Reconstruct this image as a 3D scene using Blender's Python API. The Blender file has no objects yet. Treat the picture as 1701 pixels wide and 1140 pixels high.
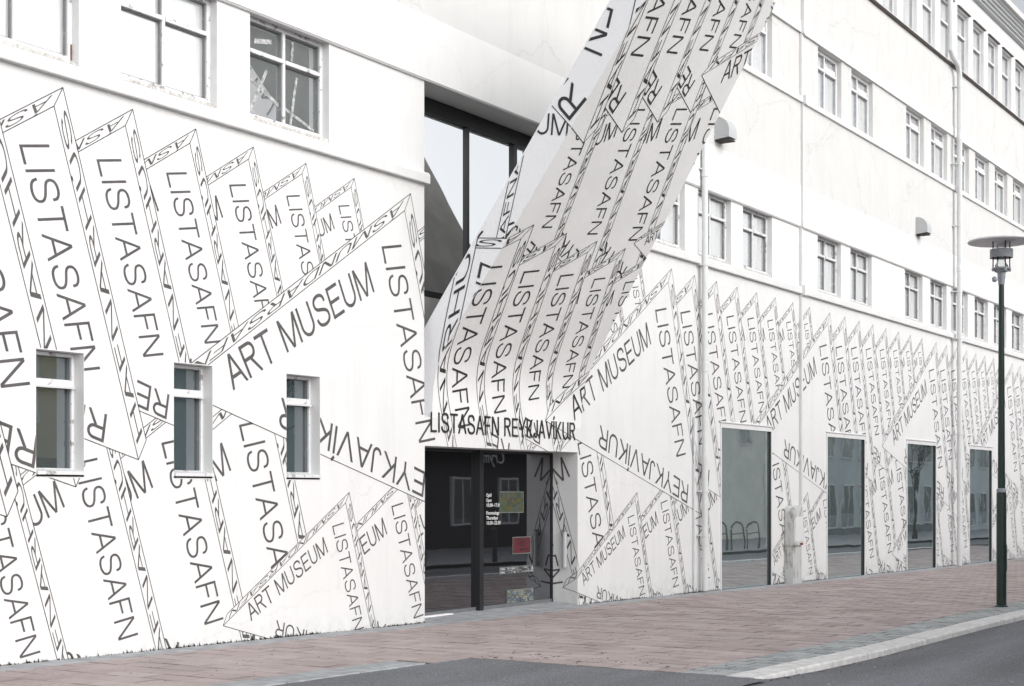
import bpy, math, random
import numpy as np

scene = bpy.context.scene
COL = scene.collection
random.seed(7)
R = math.radians

# ------------------------------------------------------------------ camera
YAW = 32.66
cam_d = bpy.data.cameras.new('camera')
cam = bpy.data.objects.new('camera', cam_d)
COL.objects.link(cam)
cam.location = (0.0, -11.478, 1.70)
cam.rotation_euler = (R(90), 0, R(YAW - 90))
cam_d.sensor_width = 36.0
cam_d.lens = 36.0 * 2500 / 1701
cam_d.shift_y = 248 / 1701
cam_d.clip_start = 0.1
cam_d.clip_end = 2000
scene.camera = cam

# ------------------------------------------------------------------ sky, sun, exposure
SUN_EL, SUN_AZ = 29.0, 190.0      # azimuth: compass style, 180 = from the street side
world = bpy.data.worlds.new('World')
scene.world = world
world.use_nodes = True
wn = world.node_tree
wn.nodes.clear()
sky = wn.nodes.new('ShaderNodeTexSky')
sky.sky_type = 'NISHITA'
sky.sun_disc = False
sky.sun_elevation = R(SUN_EL)
sky.sun_rotation = R(SUN_AZ)
sky.air_density = 1.0
sky.dust_density = 3.0
hs = wn.nodes.new('ShaderNodeHueSaturation')
hs.inputs['Saturation'].default_value = 0.20
bg = wn.nodes.new('ShaderNodeBackground')
bg.inputs['Strength'].default_value = 0.15
wo = wn.nodes.new('ShaderNodeOutputWorld')
wn.links.new(sky.outputs[0], hs.inputs['Color'])
wn.links.new(hs.outputs[0], bg.inputs['Color'])
wn.links.new(bg.outputs[0], wo.inputs['Surface'])

sun_d = bpy.data.lights.new('sun', 'SUN')
sun_d.energy = 1.2
sun_d.angle = R(80)
sun_d.color = (0.985, 0.99, 1.0)
sun = bpy.data.objects.new('sun', sun_d)
COL.objects.link(sun)
sun.rotation_euler = (R(90 - SUN_EL), 0, R(180 - SUN_AZ + 0))

scene.view_settings.view_transform = 'Standard'
scene.view_settings.look = 'None'
scene.view_settings.gamma = 1.0
scene.view_settings.use_curve_mapping = False
scene.view_settings.exposure = 0.40


# ------------------------------------------------------------------ helpers
class MB:
    """collects faces, then links them as ONE mesh object"""
    def __init__(s):
        s.v, s.f, s.m = [], [], []

    def face(s, pts, m=0):
        n = len(s.v)
        s.v += [tuple(p) for p in pts]
        s.f.append(tuple(range(n, n + len(pts))))
        s.m.append(m)

    def box(s, x0, x1, y0, y1, z0, z1, m=0, skip=''):
        n = len(s.v)
        s.v += [(x0, y0, z0), (x1, y0, z0), (x1, y1, z0), (x0, y1, z0),
                (x0, y0, z1), (x1, y0, z1), (x1, y1, z1), (x0, y1, z1)]
        for k, q in (('b', (0, 3, 2, 1)), ('t', (4, 5, 6, 7)), ('s', (0, 1, 5, 4)),
                     ('e', (1, 2, 6, 5)), ('n', (2, 3, 7, 6)), ('w', (3, 0, 4, 7))):
            if k not in skip:
                s.f.append(tuple(n + i for i in q))
                s.m.append(m)

    def lathe(s, prof, c=(0, 0), n=20, m=0, cap=True):
        """profile (r, z) turned round the vertical through c"""
        b = len(s.v)
        for r, z in prof:
            for i in range(n):
                a = 2 * math.pi * i / n
                s.v.append((c[0] + r * math.cos(a), c[1] + r * math.sin(a), z))
        for j in range(len(prof) - 1):
            for i in range(n):
                k = (i + 1) % n
                s.f.append((b + j * n + i, b + j * n + k, b + (j + 1) * n + k, b + (j + 1) * n + i))
                s.m.append(m)
        if cap:
            s.f.append(tuple(b + i for i in reversed(range(n))))
            s.m.append(m)
            e = b + (len(prof) - 1) * n
            s.f.append(tuple(e + i for i in range(n)))
            s.m.append(m)

    def tube(s, pts, r, n=10, m=0):
        pts = [np.array(p, float) for p in pts]
        b = len(s.v)
        for i, p in enumerate(pts):
            a = pts[max(i - 1, 0)]
            c = pts[min(i + 1, len(pts) - 1)]
            d = (c - a) / (np.linalg.norm(c - a) + 1e-9)
            up = np.array((0, 0, 1.0)) if abs(d[2]) < 0.9 else np.array((1.0, 0, 0))
            u = np.cross(d, up)
            u /= np.linalg.norm(u)
            w = np.cross(d, u)
            rr = r[i] if isinstance(r, (list, tuple)) else r
            for k in range(n):
                t = 2 * math.pi * k / n
                s.v.append(tuple(p + rr * (u * math.cos(t) + w * math.sin(t))))
        for i in range(len(pts) - 1):
            for k in range(n):
                q = (k + 1) % n
                s.f.append((b + i * n + k, b + i * n + q, b + (i + 1) * n + q, b + (i + 1) * n + k))
                s.m.append(m)
        s.f.append(tuple(b + k for k in range(n)))
        s.m.append(m)
        e = b + (len(pts) - 1) * n
        s.f.append(tuple(e + k for k in reversed(range(n))))
        s.m.append(m)

    def prism(s, prof, axis, a0, a1, m=0):
        """closed profile extruded along x (profile in y,z) or y (profile in x,z)"""
        def P(p, a):
            return (a, p[0], p[1]) if axis == 'x' else (p[0], a, p[1])
        n = len(prof)
        b = len(s.v)
        s.v += [P(p, a0) for p in prof] + [P(p, a1) for p in prof]
        for i in range(n):
            k = (i + 1) % n
            s.f.append((b + i, b + k, b + n + k, b + n + i))
            s.m.append(m)
        s.f.append(tuple(b + i for i in reversed(range(n))))
        s.f.append(tuple(b + n + i for i in range(n)))
        s.m += [m, m]

    def build(s, name, mats, parent=None, smooth=False, bevel=0):
        me = bpy.data.meshes.new(name)
        me.from_pydata(s.v, [], s.f)
        if not isinstance(mats, (list, tuple)):
            mats = [mats]
        for mt in mats:
            me.materials.append(mt)
        me.polygons.foreach_set('material_index', s.m)
        if smooth:
            me.polygons.foreach_set('use_smooth', [True] * len(s.f))
        me.update()
        o = bpy.data.objects.new(name, me)
        COL.objects.link(o)
        if parent is not None:
            o.parent = parent
        if bevel:
            b = o.modifiers.new('bevel', 'BEVEL')
            b.width = bevel
            b.segments = 2
            b.limit_method = 'ANGLE'
        if smooth:
            try:
                me.set_sharp_from_angle(angle=R(40))
            except Exception:
                pass
        return o


def tag(o, label=None, cat=None, group=None, kind=None):
    if label: o['label'] = label
    if cat: o['category'] = cat
    if group: o['group'] = group
    if kind: o['kind'] = kind
    return o


def empty(name, loc, label=None, cat=None, group=None):
    o = bpy.data.objects.new(name, None)
    o.empty_display_size = 0.2
    COL.objects.link(o)
    o.location = loc
    return tag(o, label, cat, group)


def adopt(root):
    """children were built in world coordinates: keep them there"""
    bpy.context.view_layer.update()
    for ch in root.children:
        ch.matrix_parent_inverse = root.matrix_world.inverted()


# ------------------------------------------------------------------ materials
def mat(name, col, rough=0.8, var=0.0, scale=3.0, bump=0.0, bscale=60.0, spec=0.3, col2=None,
        detail=6.0, metallic=0.0, lo=0.4, hi=0.62, stretch=(1, 1, 1)):
    m = bpy.data.materials.new(name)
    m.use_nodes = True
    nt = m.node_tree
    b = nt.nodes['Principled BSDF']
    b.inputs['Roughness'].default_value = rough
    b.inputs['Specular IOR Level'].default_value = spec
    b.inputs['Metallic'].default_value = metallic
    c = tuple(col) + (1,)
    b.inputs['Base Color'].default_value = c
    geo = nt.nodes.new('ShaderNodeNewGeometry')
    mp = nt.nodes.new('ShaderNodeMapping')
    mp.inputs['Scale'].default_value = stretch
    nt.links.new(geo.outputs['Position'], mp.inputs['Vector'])
    m['vec'] = 0
    if var or col2:
        n = nt.nodes.new('ShaderNodeTexNoise')
        n.inputs['Scale'].default_value = scale
        n.inputs['Detail'].default_value = detail
        n.inputs['Roughness'].default_value = 0.62
        nt.links.new(mp.outputs[0], n.inputs['Vector'])
        r = nt.nodes.new('ShaderNodeValToRGB')
        r.color_ramp.elements[0].position = lo
        r.color_ramp.elements[1].position = hi
        c2 = tuple(col2) + (1,) if col2 else tuple(max(0, x * (1 - var)) for x in col) + (1,)
        r.color_ramp.elements[0].color = c2
        r.color_ramp.elements[1].color = c
        nt.links.new(n.outputs['Fac'], r.inputs[0])
        nt.links.new(r.outputs[0], b.inputs['Base Color'])
    if bump:
        n2 = nt.nodes.new('ShaderNodeTexNoise')
        n2.inputs['Scale'].default_value = bscale
        n2.inputs['Detail'].default_value = 5
        nt.links.new(geo.outputs['Position'], n2.inputs['Vector'])
        bp = nt.nodes.new('ShaderNodeBump')
        bp.inputs['Strength'].default_value = bump
        bp.inputs['Distance'].default_value = 0.01
        nt.links.new(n2.outputs['Fac'], bp.inputs['Height'])
        nt.links.new(bp.outputs[0], b.inputs['Normal'])
    return m


def wall_mat(name, col, stain, bump, bscale):
    """painted plaster: faint blotches, rain streaks running down, a little dirt"""
    m = mat(name, col, rough=0.75, var=0.03, scale=1.3, bump=bump, bscale=bscale, spec=0.25)
    nt = m.node_tree
    b = nt.nodes['Principled BSDF']
    src = b.inputs['Base Color'].links[0].from_socket
    geo = nt.nodes.new('ShaderNodeNewGeometry')
    mp = nt.nodes.new('ShaderNodeMapping')
    mp.inputs['Scale'].default_value = (2.4, 1.0, 0.16)
    n = nt.nodes.new('ShaderNodeTexNoise')
    n.inputs['Scale'].default_value = 1.6
    n.inputs['Detail'].default_value = 8
    n.inputs['Roughness'].default_value = 0.7
    nt.links.new(geo.outputs['Position'], mp.inputs['Vector'])
    nt.links.new(mp.outputs[0], n.inputs['Vector'])
    r = nt.nodes.new('ShaderNodeValToRGB')
    r.color_ramp.elements[0].position = 0.5
    r.color_ramp.elements[1].position = 0.8
    r.color_ramp.elements[0].color = (0, 0, 0, 1)
    r.color_ramp.elements[1].color = (stain, stain, stain, 1)
    nt.links.new(n.outputs['Fac'], r.inputs[0])
    mix = nt.nodes.new('ShaderNodeMix')
    mix.data_type = 'RGBA'
    mix.inputs['B'].default_value = (0.42, 0.42, 0.41, 1)
    nt.links.new(r.outputs[0], mix.inputs['Factor'])
    nt.links.new(src, mix.inputs['A'])
    sx = nt.nodes.new('ShaderNodeSeparateXYZ')
    nt.links.new(geo.outputs['Position'], sx.inputs[0])
    mr = nt.nodes.new('ShaderNodeMapRange')
    mr.inputs['From Min'].default_value = -0.15
    mr.inputs['From Max'].default_value = 0.30
    mr.inputs['To Min'].default_value = 0.55
    mr.inputs['To Max'].default_value = 0.0
    nt.links.new(sx.outputs[2], mr.inputs['Value'])
    n4 = nt.nodes.new('ShaderNodeTexNoise')
    n4.inputs['Scale'].default_value = 7
    n4.inputs['Detail'].default_value = 8
    n4.inputs['Roughness'].default_value = 0.7
    nt.links.new(geo.outputs['Position'], n4.inputs['Vector'])
    r4 = nt.nodes.new('ShaderNodeValToRGB')
    r4.color_ramp.elements[0].position = 0.40
    r4.color_ramp.elements[1].position = 0.68
    nt.links.new(n4.outputs['Fac'], r4.inputs[0])
    m4 = nt.nodes.new('ShaderNodeMath')
    m4.operation = 'MULTIPLY'
    nt.links.new(mr.outputs[0], m4.inputs[0])
    nt.links.new(r4.outputs[0], m4.inputs[1])
    mix2 = nt.nodes.new('ShaderNodeMix')
    mix2.data_type = 'RGBA'
    mix2.inputs['B'].default_value = (0.30, 0.28, 0.25, 1)
    nt.links.new(m4.outputs[0], mix2.inputs['Factor'])
    nt.links.new(mix.outputs['Result'], mix2.inputs['A'])
    # hairline cracks in the render
    vo = nt.nodes.new('ShaderNodeTexVoronoi')
    vo.feature = 'DISTANCE_TO_EDGE'
    vo.inputs['Scale'].default_value = 0.42
    ns = nt.nodes.new('ShaderNodeTexNoise')
    ns.inputs['Scale'].default_value = 2.2
    ns.inputs['Detail'].default_value = 6
    nt.links.new(geo.outputs['Position'], ns.inputs['Vector'])
    va = nt.nodes.new('ShaderNodeVectorMath')
    va.operation = 'MULTIPLY_ADD'
    va.inputs[1].default_value = (0.5, 0.5, 0.5)
    nt.links.new(ns.outputs['Color'], va.inputs[0])
    nt.links.new(geo.outputs['Position'], va.inputs[2])
    nt.links.new(va.outputs[0], vo.inputs['Vector'])
    r5 = nt.nodes.new('ShaderNodeValToRGB')
    r5.color_ramp.elements[0].position = 0.0
    r5.color_ramp.elements[1].position = 0.006
    c_ = 0.28 if stain > .25 else 0.10
    r5.color_ramp.elements[0].color = (c_, c_, c_, 1)
    r5.color_ramp.elements[1].color = (0, 0, 0, 1)
    nt.links.new(vo.outputs['Distance'], r5.inputs[0])
    mix3 = nt.nodes.new('ShaderNodeMix')
    mix3.data_type = 'RGBA'
    mix3.inputs['B'].default_value = (0.30, 0.30, 0.29, 1)
    nt.links.new(r5.outputs[0], mix3.inputs['Factor'])
    nt.links.new(mix2.outputs['Result'], mix3.inputs['A'])
    nt.links.new(mix3.outputs['Result'], b.inputs['Base Color'])
    return m


def glass_mat(name, base, fac, tint=(1, 1, 1), rough=0.015, ior=1.9, transparent=False, wave=0.012):
    m = bpy.data.materials.new(name)
    m.use_nodes = True
    nt = m.node_tree
    nt.nodes.clear()
    out = nt.nodes.new('ShaderNodeOutputMaterial')
    mix = nt.nodes.new('ShaderNodeMixShader')
    gl = nt.nodes.new('ShaderNodeBsdfGlossy')
    gl.inputs['Color'].default_value = tuple(tint) + (1,)
    gl.inputs['Roughness'].default_value = rough
    if transparent:
        df = nt.nodes.new('ShaderNodeBsdfTransparent')
        df.inputs['Color'].default_value = tuple(base) + (1,)
    else:
        df = nt.nodes.new('ShaderNodeBsdfDiffuse')
        df.inputs['Color'].default_value = tuple(base) + (1,)
    fr = nt.nodes.new('ShaderNodeFresnel')
    fr.inputs['IOR'].default_value = ior
    ad = nt.nodes.new('ShaderNodeMath')
    ad.operation = 'ADD'
    ad.use_clamp = True
    ad.inputs[1].default_value = fac
    nt.links.new(fr.outputs[0], ad.inputs[0])
    nt.links.new(ad.outputs[0], mix.inputs[0])
    nt.links.new(df.outputs[0], mix.inputs[1])
    nt.links.new(gl.outputs[0], mix.inputs[2])
    nt.links.new(mix.outputs[0], out.inputs[0])
    if wave:
        geo = nt.nodes.new('ShaderNodeNewGeometry')
        n = nt.nodes.new('ShaderNodeTexNoise')
        n.inputs['Scale'].default_value = 1.4
        n.inputs['Detail'].default_value = 1
        bp = nt.nodes.new('ShaderNodeBump')
        bp.inputs['Strength'].default_value = 1.0
        bp.inputs['Distance'].default_value = wave
        nt.links.new(geo.outputs['Position'], n.inputs['Vector'])
        nt.links.new(n.outputs['Fac'], bp.inputs['Height'])
        nt.links.new(bp.outputs[0], gl.inputs['Normal'])
    return m


M = {}
M['white'] = wall_mat('smooth_white_plaster', (0.70, 0.70, 0.698), 0.22, 0.14, 25)
M['rough'] = wall_mat('rough_white_plaster', (0.61, 0.608, 0.602), 0.28, 0.40, 45)
M['trim'] = mat('white_painted_trim', (0.68, 0.68, 0.68), 0.6, var=0.05, scale=2.5, bump=0.06, bscale=30)
M['peel'] = mat('peeling_white_paint', (0.64, 0.645, 0.655), 0.6, scale=9, col2=(0.24, 0.225, 0.22), lo=0.36, hi=0.43,
                bump=0.3, bscale=40, detail=8)
M['peel_sill'] = mat('flaking_sill_paint', (0.60, 0.59, 0.57), 0.7, scale=22, col2=(0.33, 0.31, 0.29), lo=0.32, hi=0.58,
                     bump=0.5, bscale=40, detail=9)
M['frame'] = mat('grey_white_window_paint', (0.70, 0.705, 0.71), 0.6, var=0.06, scale=3)
M['putty'] = mat('weathered_dark_putty', (0.19, 0.195, 0.20), 0.85, scale=14, col2=(0.36, 0.36, 0.36), lo=0.3, hi=0.42)
M['putty_pale'] = mat('grey_window_putty', (0.36, 0.37, 0.39), 0.8, var=0.2, scale=10)
M['slab_back'] = mat('shade_toned_slab_back', (0.23, 0.235, 0.225), 0.9, var=0.2, scale=1.5)  # concrete colour darkened to stand in for shade on the slab's back
M['slab_paint_shaded'] = mat('mural_paint_shaded_slab', (0.030, 0.029, 0.031), 0.5, spec=0.4)  # same paint as the mural, darkened to imitate shade on the slab
M['slab'] = mat('pale_smooth_concrete', (0.755, 0.755, 0.752), 0.7, var=0.06, scale=1.1, bump=0.08, bscale=30)
M['side'] = mat('pitted_concrete', (0.74, 0.75, 0.77), 0.75, scale=26, col2=(0.25, 0.26, 0.30), lo=0.27, hi=0.31,
                bump=0.25, bscale=26)
M['greyconc'] = mat('bare_grey_concrete', (0.42, 0.42, 0.41), 0.85, var=0.15, scale=3, bump=0.2, bscale=40)
M['paint'] = mat('black_mural_paint', (0.100, 0.094, 0.096), 0.55, var=0.25, scale=5, spec=0.4)
M['signmetal'] = mat('black_sign_metal', (0.025, 0.024, 0.025), 0.4, spec=0.4)
M['black'] = mat('black_frame_metal', (0.018, 0.019, 0.021), 0.35, spec=0.5)
M['darkflash'] = mat('brown_drip_flashing', (0.10, 0.085, 0.08), 0.6)
M['steel'] = mat('brushed_grey_steel', (0.30, 0.31, 0.32), 0.4, metallic=0.6, var=0.15, scale=8)
M['pipe'] = mat('painted_downpipe', (0.68, 0.695, 0.70), 0.45, var=0.06, scale=4)
M['hood'] = mat('grey_vent_paint', (0.46, 0.47, 0.48), 0.5)
M['hoodin'] = mat('dark_vent_inside', (0.05, 0.045, 0.045), 0.8)
M['rust'] = mat('rust', (0.22, 0.075, 0.035), 0.9, var=0.4, scale=30)
M['glass_sky'] = glass_mat('window_glass_with_white_blind', (0.80, 0.81, 0.82), 0.52, ior=1.9)
M['glass_old'] = glass_mat('old_window_glass', (0.16, 0.175, 0.18), 0.38, ior=1.9, wave=0.004)
M['glass_small'] = glass_mat('small_window_glass', (0.055, 0.07, 0.075), 0.20, ior=1.7, tint=(0.92, 0.97, 1), wave=0.002)
M['glass_shop'] = glass_mat('tinted_ground_floor_glass', (0.150, 0.180, 0.178), 0.58, tint=(0.88, 0.96, 0.97), ior=1.7, wave=0.0012)
M['glass_door'] = glass_mat('dark_door_glass', (0.012, 0.012, 0.013), 0.14, tint=(0.92, 0.95, 1.0), ior=1.6, wave=0.0008)
M['glass_hall'] = glass_mat('large_hall_glass', (0.62, 0.65, 0.64), 0.90, ior=1.8, transparent=True, wave=0.0008)
M['tape'] = mat('white_packing_tape', (0.52, 0.53, 0.53), 0.5, var=0.55, scale=22, detail=3)
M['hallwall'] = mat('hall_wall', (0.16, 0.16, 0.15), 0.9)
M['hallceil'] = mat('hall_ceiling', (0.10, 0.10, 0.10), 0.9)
M['asphalt'] = mat('asphalt', (0.188, 0.196, 0.214), 0.85, scale=0.7, col2=(0.118, 0.121, 0.130), bump=0.6, bscale=190, detail=10, stretch=(0.22, 1.7, 1),
                   lo=0.3, hi=0.7)
nt = M['asphalt'].node_tree
b_ = nt.nodes['Principled BSDF']
src = b_.inputs['Base Color'].links[0].from_socket
g_ = nt.nodes.new('ShaderNodeNewGeometry')
n_ = nt.nodes.new('ShaderNodeTexNoise')
n_.inputs['Scale'].default_value = 75
n_.inputs['Detail'].default_value = 3
r_ = nt.nodes.new('ShaderNodeValToRGB')
r_.color_ramp.elements[0].position = 0.36
r_.color_ramp.elements[1].position = 0.68
r_.color_ramp.elements[0].color = (0.55, 0.55, 0.55, 1)
r_.color_ramp.elements[1].color = (1.55, 1.55, 1.55, 1)
x_ = nt.nodes.new('ShaderNodeMix')
x_.data_type = 'RGBA'
x_.blend_type = 'MULTIPLY'
x_.inputs['Factor'].default_value = 1
nt.links.new(g_.outputs['Position'], n_.inputs['Vector'])
nt.links.new(n_.outputs['Fac'], r_.inputs[0])
nt.links.new(src, x_.inputs['A'])
nt.links.new(r_.outputs[0], x_.inputs['B'])
nt.links.new(x_.outputs['Result'], b_.inputs['Base Color'])
M['kerb'] = mat('pale_granite_kerb', (0.62, 0.615, 0.61), 0.8, var=0.22, scale=9, bump=0.3, bscale=60, detail=9)
M['kerb_old'] = mat('grey_flush_kerb', (0.36, 0.375, 0.39), 0.85, var=0.3, scale=6, bump=0.3, bscale=60, detail=9)
M['edge'] = mat('grey_concrete_edging', (0.36, 0.37, 0.385), 0.85, var=0.25, scale=5, bump=0.3, bscale=60, detail=9)
M['bed'] = mat('dark_joint_sand', (0.055, 0.045, 0.045), 0.95, var=0.4, scale=30)
M['moss'] = mat('dark_moss', (0.022, 0.020, 0.016), 0.95, var=0.5, scale=12)
M['lampgreen'] = mat('dark_green_post_paint', (0.012, 0.030, 0.026), 0.32, spec=0.5, var=0.2, scale=6)
M['lampgrey'] = mat('grey_lantern_metal', (0.27, 0.285, 0.31), 0.45)
M['lampshade'] = mat('pale_grey_shade_metal', (0.66, 0.66, 0.68), 0.5)
M['chimney'] = glass_mat('frosted_lantern_glass', (0.93, 0.95, 0.95), 0.06, ior=1.3, wave=0, transparent=True)
M['cabinet'] = mat('weathered_white_cabinet', (0.55, 0.56, 0.555), 0.6, scale=8, col2=(0.30, 0.27, 0.245), lo=0.36, hi=0.48, stretch=(1, 1, .35))
M['tubegrey'] = mat('light_grey_tube', (0.48, 0.49, 0.50), 0.45)
M['printwhite'] = mat('white_vinyl_print', (0.85, 0.85, 0.85), 0.5)
M['red'] = mat('red_card', (0.42, 0.035, 0.045), 0.5)
M['dirtband'] = mat('dusty_lower_glass', (0.10, 0.06, 0.045), 0.9, var=0.4, scale=25)

# pavers: colour per stone from its own grid cell
PX, PY = 0.32, 0.48


def paver_mat(name, px, py, cols, bond):
    m = mat(name, cols[0], 0.85, bump=0.35, bscale=70, spec=0.2)
    nt = m.node_tree
    b = nt.nodes['Principled BSDF']
    geo = nt.nodes.new('ShaderNodeNewGeometry')
    sx = nt.nodes.new('ShaderNodeSeparateXYZ')
    nt.links.new(geo.outputs['Position'], sx.inputs[0])

    def math_(op, a, bb=None):
        n = nt.nodes.new('ShaderNodeMath')
        n.operation = op
        for i, v in enumerate((a, bb)):
            if v is None: continue
            if isinstance(v, (int, float)): n.inputs[i].default_value = v
            else: nt.links.new(v, n.inputs[i])
        return n.outputs[0]
    ix = math_('FLOOR', math_('DIVIDE', sx.outputs[0], px))
    par = math_('MULTIPLY', math_('FRACT', math_('MULTIPLY', ix, 0.5)), bond * py * 2)
    iy = math_('FLOOR', math_('DIVIDE', math_('ADD', sx.outputs[1], par), py))
    cx = nt.nodes.new('ShaderNodeCombineXYZ')
    nt.links.new(ix, cx.inputs[0])
    nt.links.new(iy, cx.inputs[1])
    wnz = nt.nodes.new('ShaderNodeTexWhiteNoise')
    wnz.noise_dimensions = '3D'
    nt.links.new(cx.outputs[0], wnz.inputs['Vector'])
    rp = nt.nodes.new('ShaderNodeValToRGB')
    rp.color_ramp.elements[0].color = tuple(cols[0]) + (1,)
    rp.color_ramp.elements[1].color = tuple(cols[1]) + (1,)
    e = rp.color_ramp.elements.new(0.5)
    e.color = tuple(cols[2]) + (1,)
    nt.links.new(wnz.outputs['Value'], rp.inputs[0])
    # wear: fine grain and broad blotches
    n1 = nt.nodes.new('ShaderNodeTexNoise')
    n1.inputs['Scale'].default_value = 38
    n1.inputs['Detail'].default_value = 6
    n2 = nt.nodes.new('ShaderNodeTexNoise')
    n2.inputs['Scale'].default_value = 1.1
    n2.inputs['Detail'].default_value = 7
    n2.inputs['Roughness'].default_value = 0.65
    for n in (n1, n2):
        nt.links.new(geo.outputs['Position'], n.inputs['Vector'])
    k = math_('ADD', math_('MULTIPLY', n1.outputs['Fac'], 0.55), math_('MULTIPLY', n2.outputs['Fac'], 0.75))
    k = math_('ADD', k, 0.36)
    ex = math_('ABSOLUTE', math_('SUBTRACT', math_('FRACT', math_('DIVIDE', sx.outputs[0], px)), 0.5))
    ey = math_('ABSOLUTE', math_('SUBTRACT', math_('FRACT', math_('DIVIDE', math_('ADD', sx.outputs[1], par), py)), 0.5))
    dx = math_('MULTIPLY', math_('SUBTRACT', 0.5, ex), px)
    dy = math_('MULTIPLY', math_('SUBTRACT', 0.5, ey), py)
    dd = math_('MINIMUM', dx, dy)
    n3 = nt.nodes.new('ShaderNodeTexNoise')
    n3.inputs['Scale'].default_value = 2.3
    n3.inputs['Detail'].default_value = 5
    nt.links.new(geo.outputs['Position'], n3.inputs['Vector'])
    wid = math_('MULTIPLY', math_('MAXIMUM', math_('SUBTRACT', n3.outputs['Fac'], 0.36), 0.02), 0.13)
    dk = math_('MINIMUM', math_('DIVIDE', dd, wid), 1.0)
    k = math_('MULTIPLY', k, math_('ADD', math_('MULTIPLY', dk, 0.52), 0.48))
    mul = nt.nodes.new('ShaderNodeMix')
    mul.data_type = 'RGBA'
    mul.blend_type = 'MULTIPLY'
    mul.inputs['Factor'].default_value = 1
    nt.links.new(rp.outputs[0], mul.inputs['A'])
    nt.links.new(k, mul.inputs['B'])
    nt.links.new(mul.outputs['Result'], b.inputs['Base Color'])
    return m


M['paver'] = paver_mat('worn_red_brown_paver', PX, PY, ((0.315, 0.262, 0.255), (0.385, 0.331, 0.323), (0.350, 0.297, 0.289)), 0.5)
M['sett'] = paver_mat('grey_sett', 0.25, 0.24, ((0.265, 0.28, 0.29), (0.345, 0.36, 0.365), (0.305, 0.32, 0.325)), 0.5)

# ------------------------------------------------------------------ ground levels
GX = [-60, 0, 9.14, 15.8, 19.8, 24, 31, 43.6, 120, 400]
GZ = [0.9, 0.20, 0.09, 0.0, -0.015, -0.058, -0.136, -0.256, -1.0, -3.0]


def zg(x):
    return float(np.interp(x, GX, GZ))


def sheet(name, m, x0, x1, y0, y1, dz, parent=None, kind='structure'):
    """a ground sheet that follows the fall of the street; dz number or function of x"""
    xs = sorted(set([x0, x1] + [x for x in GX if x0 < x < x1] + [x for x in (10, 11.5, 12.46, 13.2, 14, 15) if x0 < x < x1]))
    b = MB()
    f = dz if callable(dz) else (lambda x: dz)
    for a, c in zip(xs[:-1], xs[1:]):
        b.face([(a, y0, zg(a) + f(a)), (c, y0, zg(c) + f(c)), (c, y1, zg(c) + f(c)), (a, y1, zg(a) + f(a))])
    o = b.build(name, m, parent)
    if kind: o['kind'] = kind
    return o


def road_dz(x):
    t = min(max((x - 11.5) / 3.0, 0), 1)
    return -0.016 - 0.056 * t * t * (3 - 2 * t)


sheet('ground', M['asphalt'], -60, 400, -200, 60, -0.30)
road = sheet('road', M['asphalt'], -40, 200, -9.2, -2.70, road_dz)

# loose chips and patches in the asphalt
b = MB()
rr = random.Random(3)
for i in range(420):
    x, y = rr.uniform(8.5, 26), rr.uniform(-9, -6.25)
    if rr.random() < 0.45:
        x, y = rr.uniform(8.5, 12.3), rr.uniform(-6, -3.1)
    z = zg(x) + road_dz(x)
    r = rr.uniform(0.006, 0.022)
    a = rr.uniform(0, 6)
    b.lathe([(r, z + 0.001), (r * 0.7, z + r * 0.35)], (x, y), 5)
gr = b.build('road_grit', mat('pale_grit', (0.34, 0.33, 0.32), 0.9, var=0.5, scale=40))
tag(gr, 'pale grit and chips scattered over the grey asphalt', 'grit', kind='stuff')

# ------------------------------------------------------------------ pavement
pav = sheet('pavement', M['bed'], -20, 90, -5.30, -0.28, -0.010)
# (the part west of the driveway is narrower: cut by the driveway asphalt laid over it)
b = MB()
rr = random.Random(5)
top = [(-40.0, -2.99)]
x = 6.0
while x < 12.3:
    top.append((x, -2.985 + rr.uniform(-.012, .022)))
    x += rr.uniform(.04, .14)
side = []
y = -2.99
while y > -6.05:
    side.append((12.44 + rr.uniform(-.02, .03) + 0.02 * math.sin(y * 3), y))
    y -= rr.uniform(.04, .12)
side.append((12.44, -6.2))
for p, q in zip(top[:-1], top[1:]):
    b.face([(p[0], -6.2, zg(p[0]) - .004), (q[0], -6.2, zg(q[0]) - .004), (q[0], q[1], zg(q[0]) - .004), (p[0], p[1], zg(p[0]) - .004)])
xl = top[-1][0]
for p, q in zip(side[:-1], side[1:]):
    b.face([(xl, q[1], zg(xl) - .004), (q[0], q[1], zg(q[0]) - .004), (p[0], p[1], zg(p[0]) - .004), (xl, p[1], zg(xl) - .004)])
tag(b.build('driveway', M['asphalt']), kind='structure')


def paver_mesh(name, w, l, h, m):
    c = 0.004
    me = bpy.data.meshes.new(name)
    x, y = w / 2, l / 2
    v = [(-x, -y, -h), (x, -y, -h), (x, y, -h), (-x, y, -h), (-x, -y, -c), (x, -y, -c), (x, y, -c), (-x, y, -c),
         (-x + c, -y + c, 0), (x - c, -y + c, 0), (x - c, y - c, 0), (-x + c, y - c, 0)]
    f = [(8, 9, 10, 11)]
    for i in range(4):
        k = (i + 1) % 4
        f += [(i, k, 4 + k, 4 + i), (4 + i, 4 + k, 8 + k, 8 + i)]
    me.from_pydata(v, [], f)
    me.materials.append(m)
    me.update()
    return me


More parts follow.
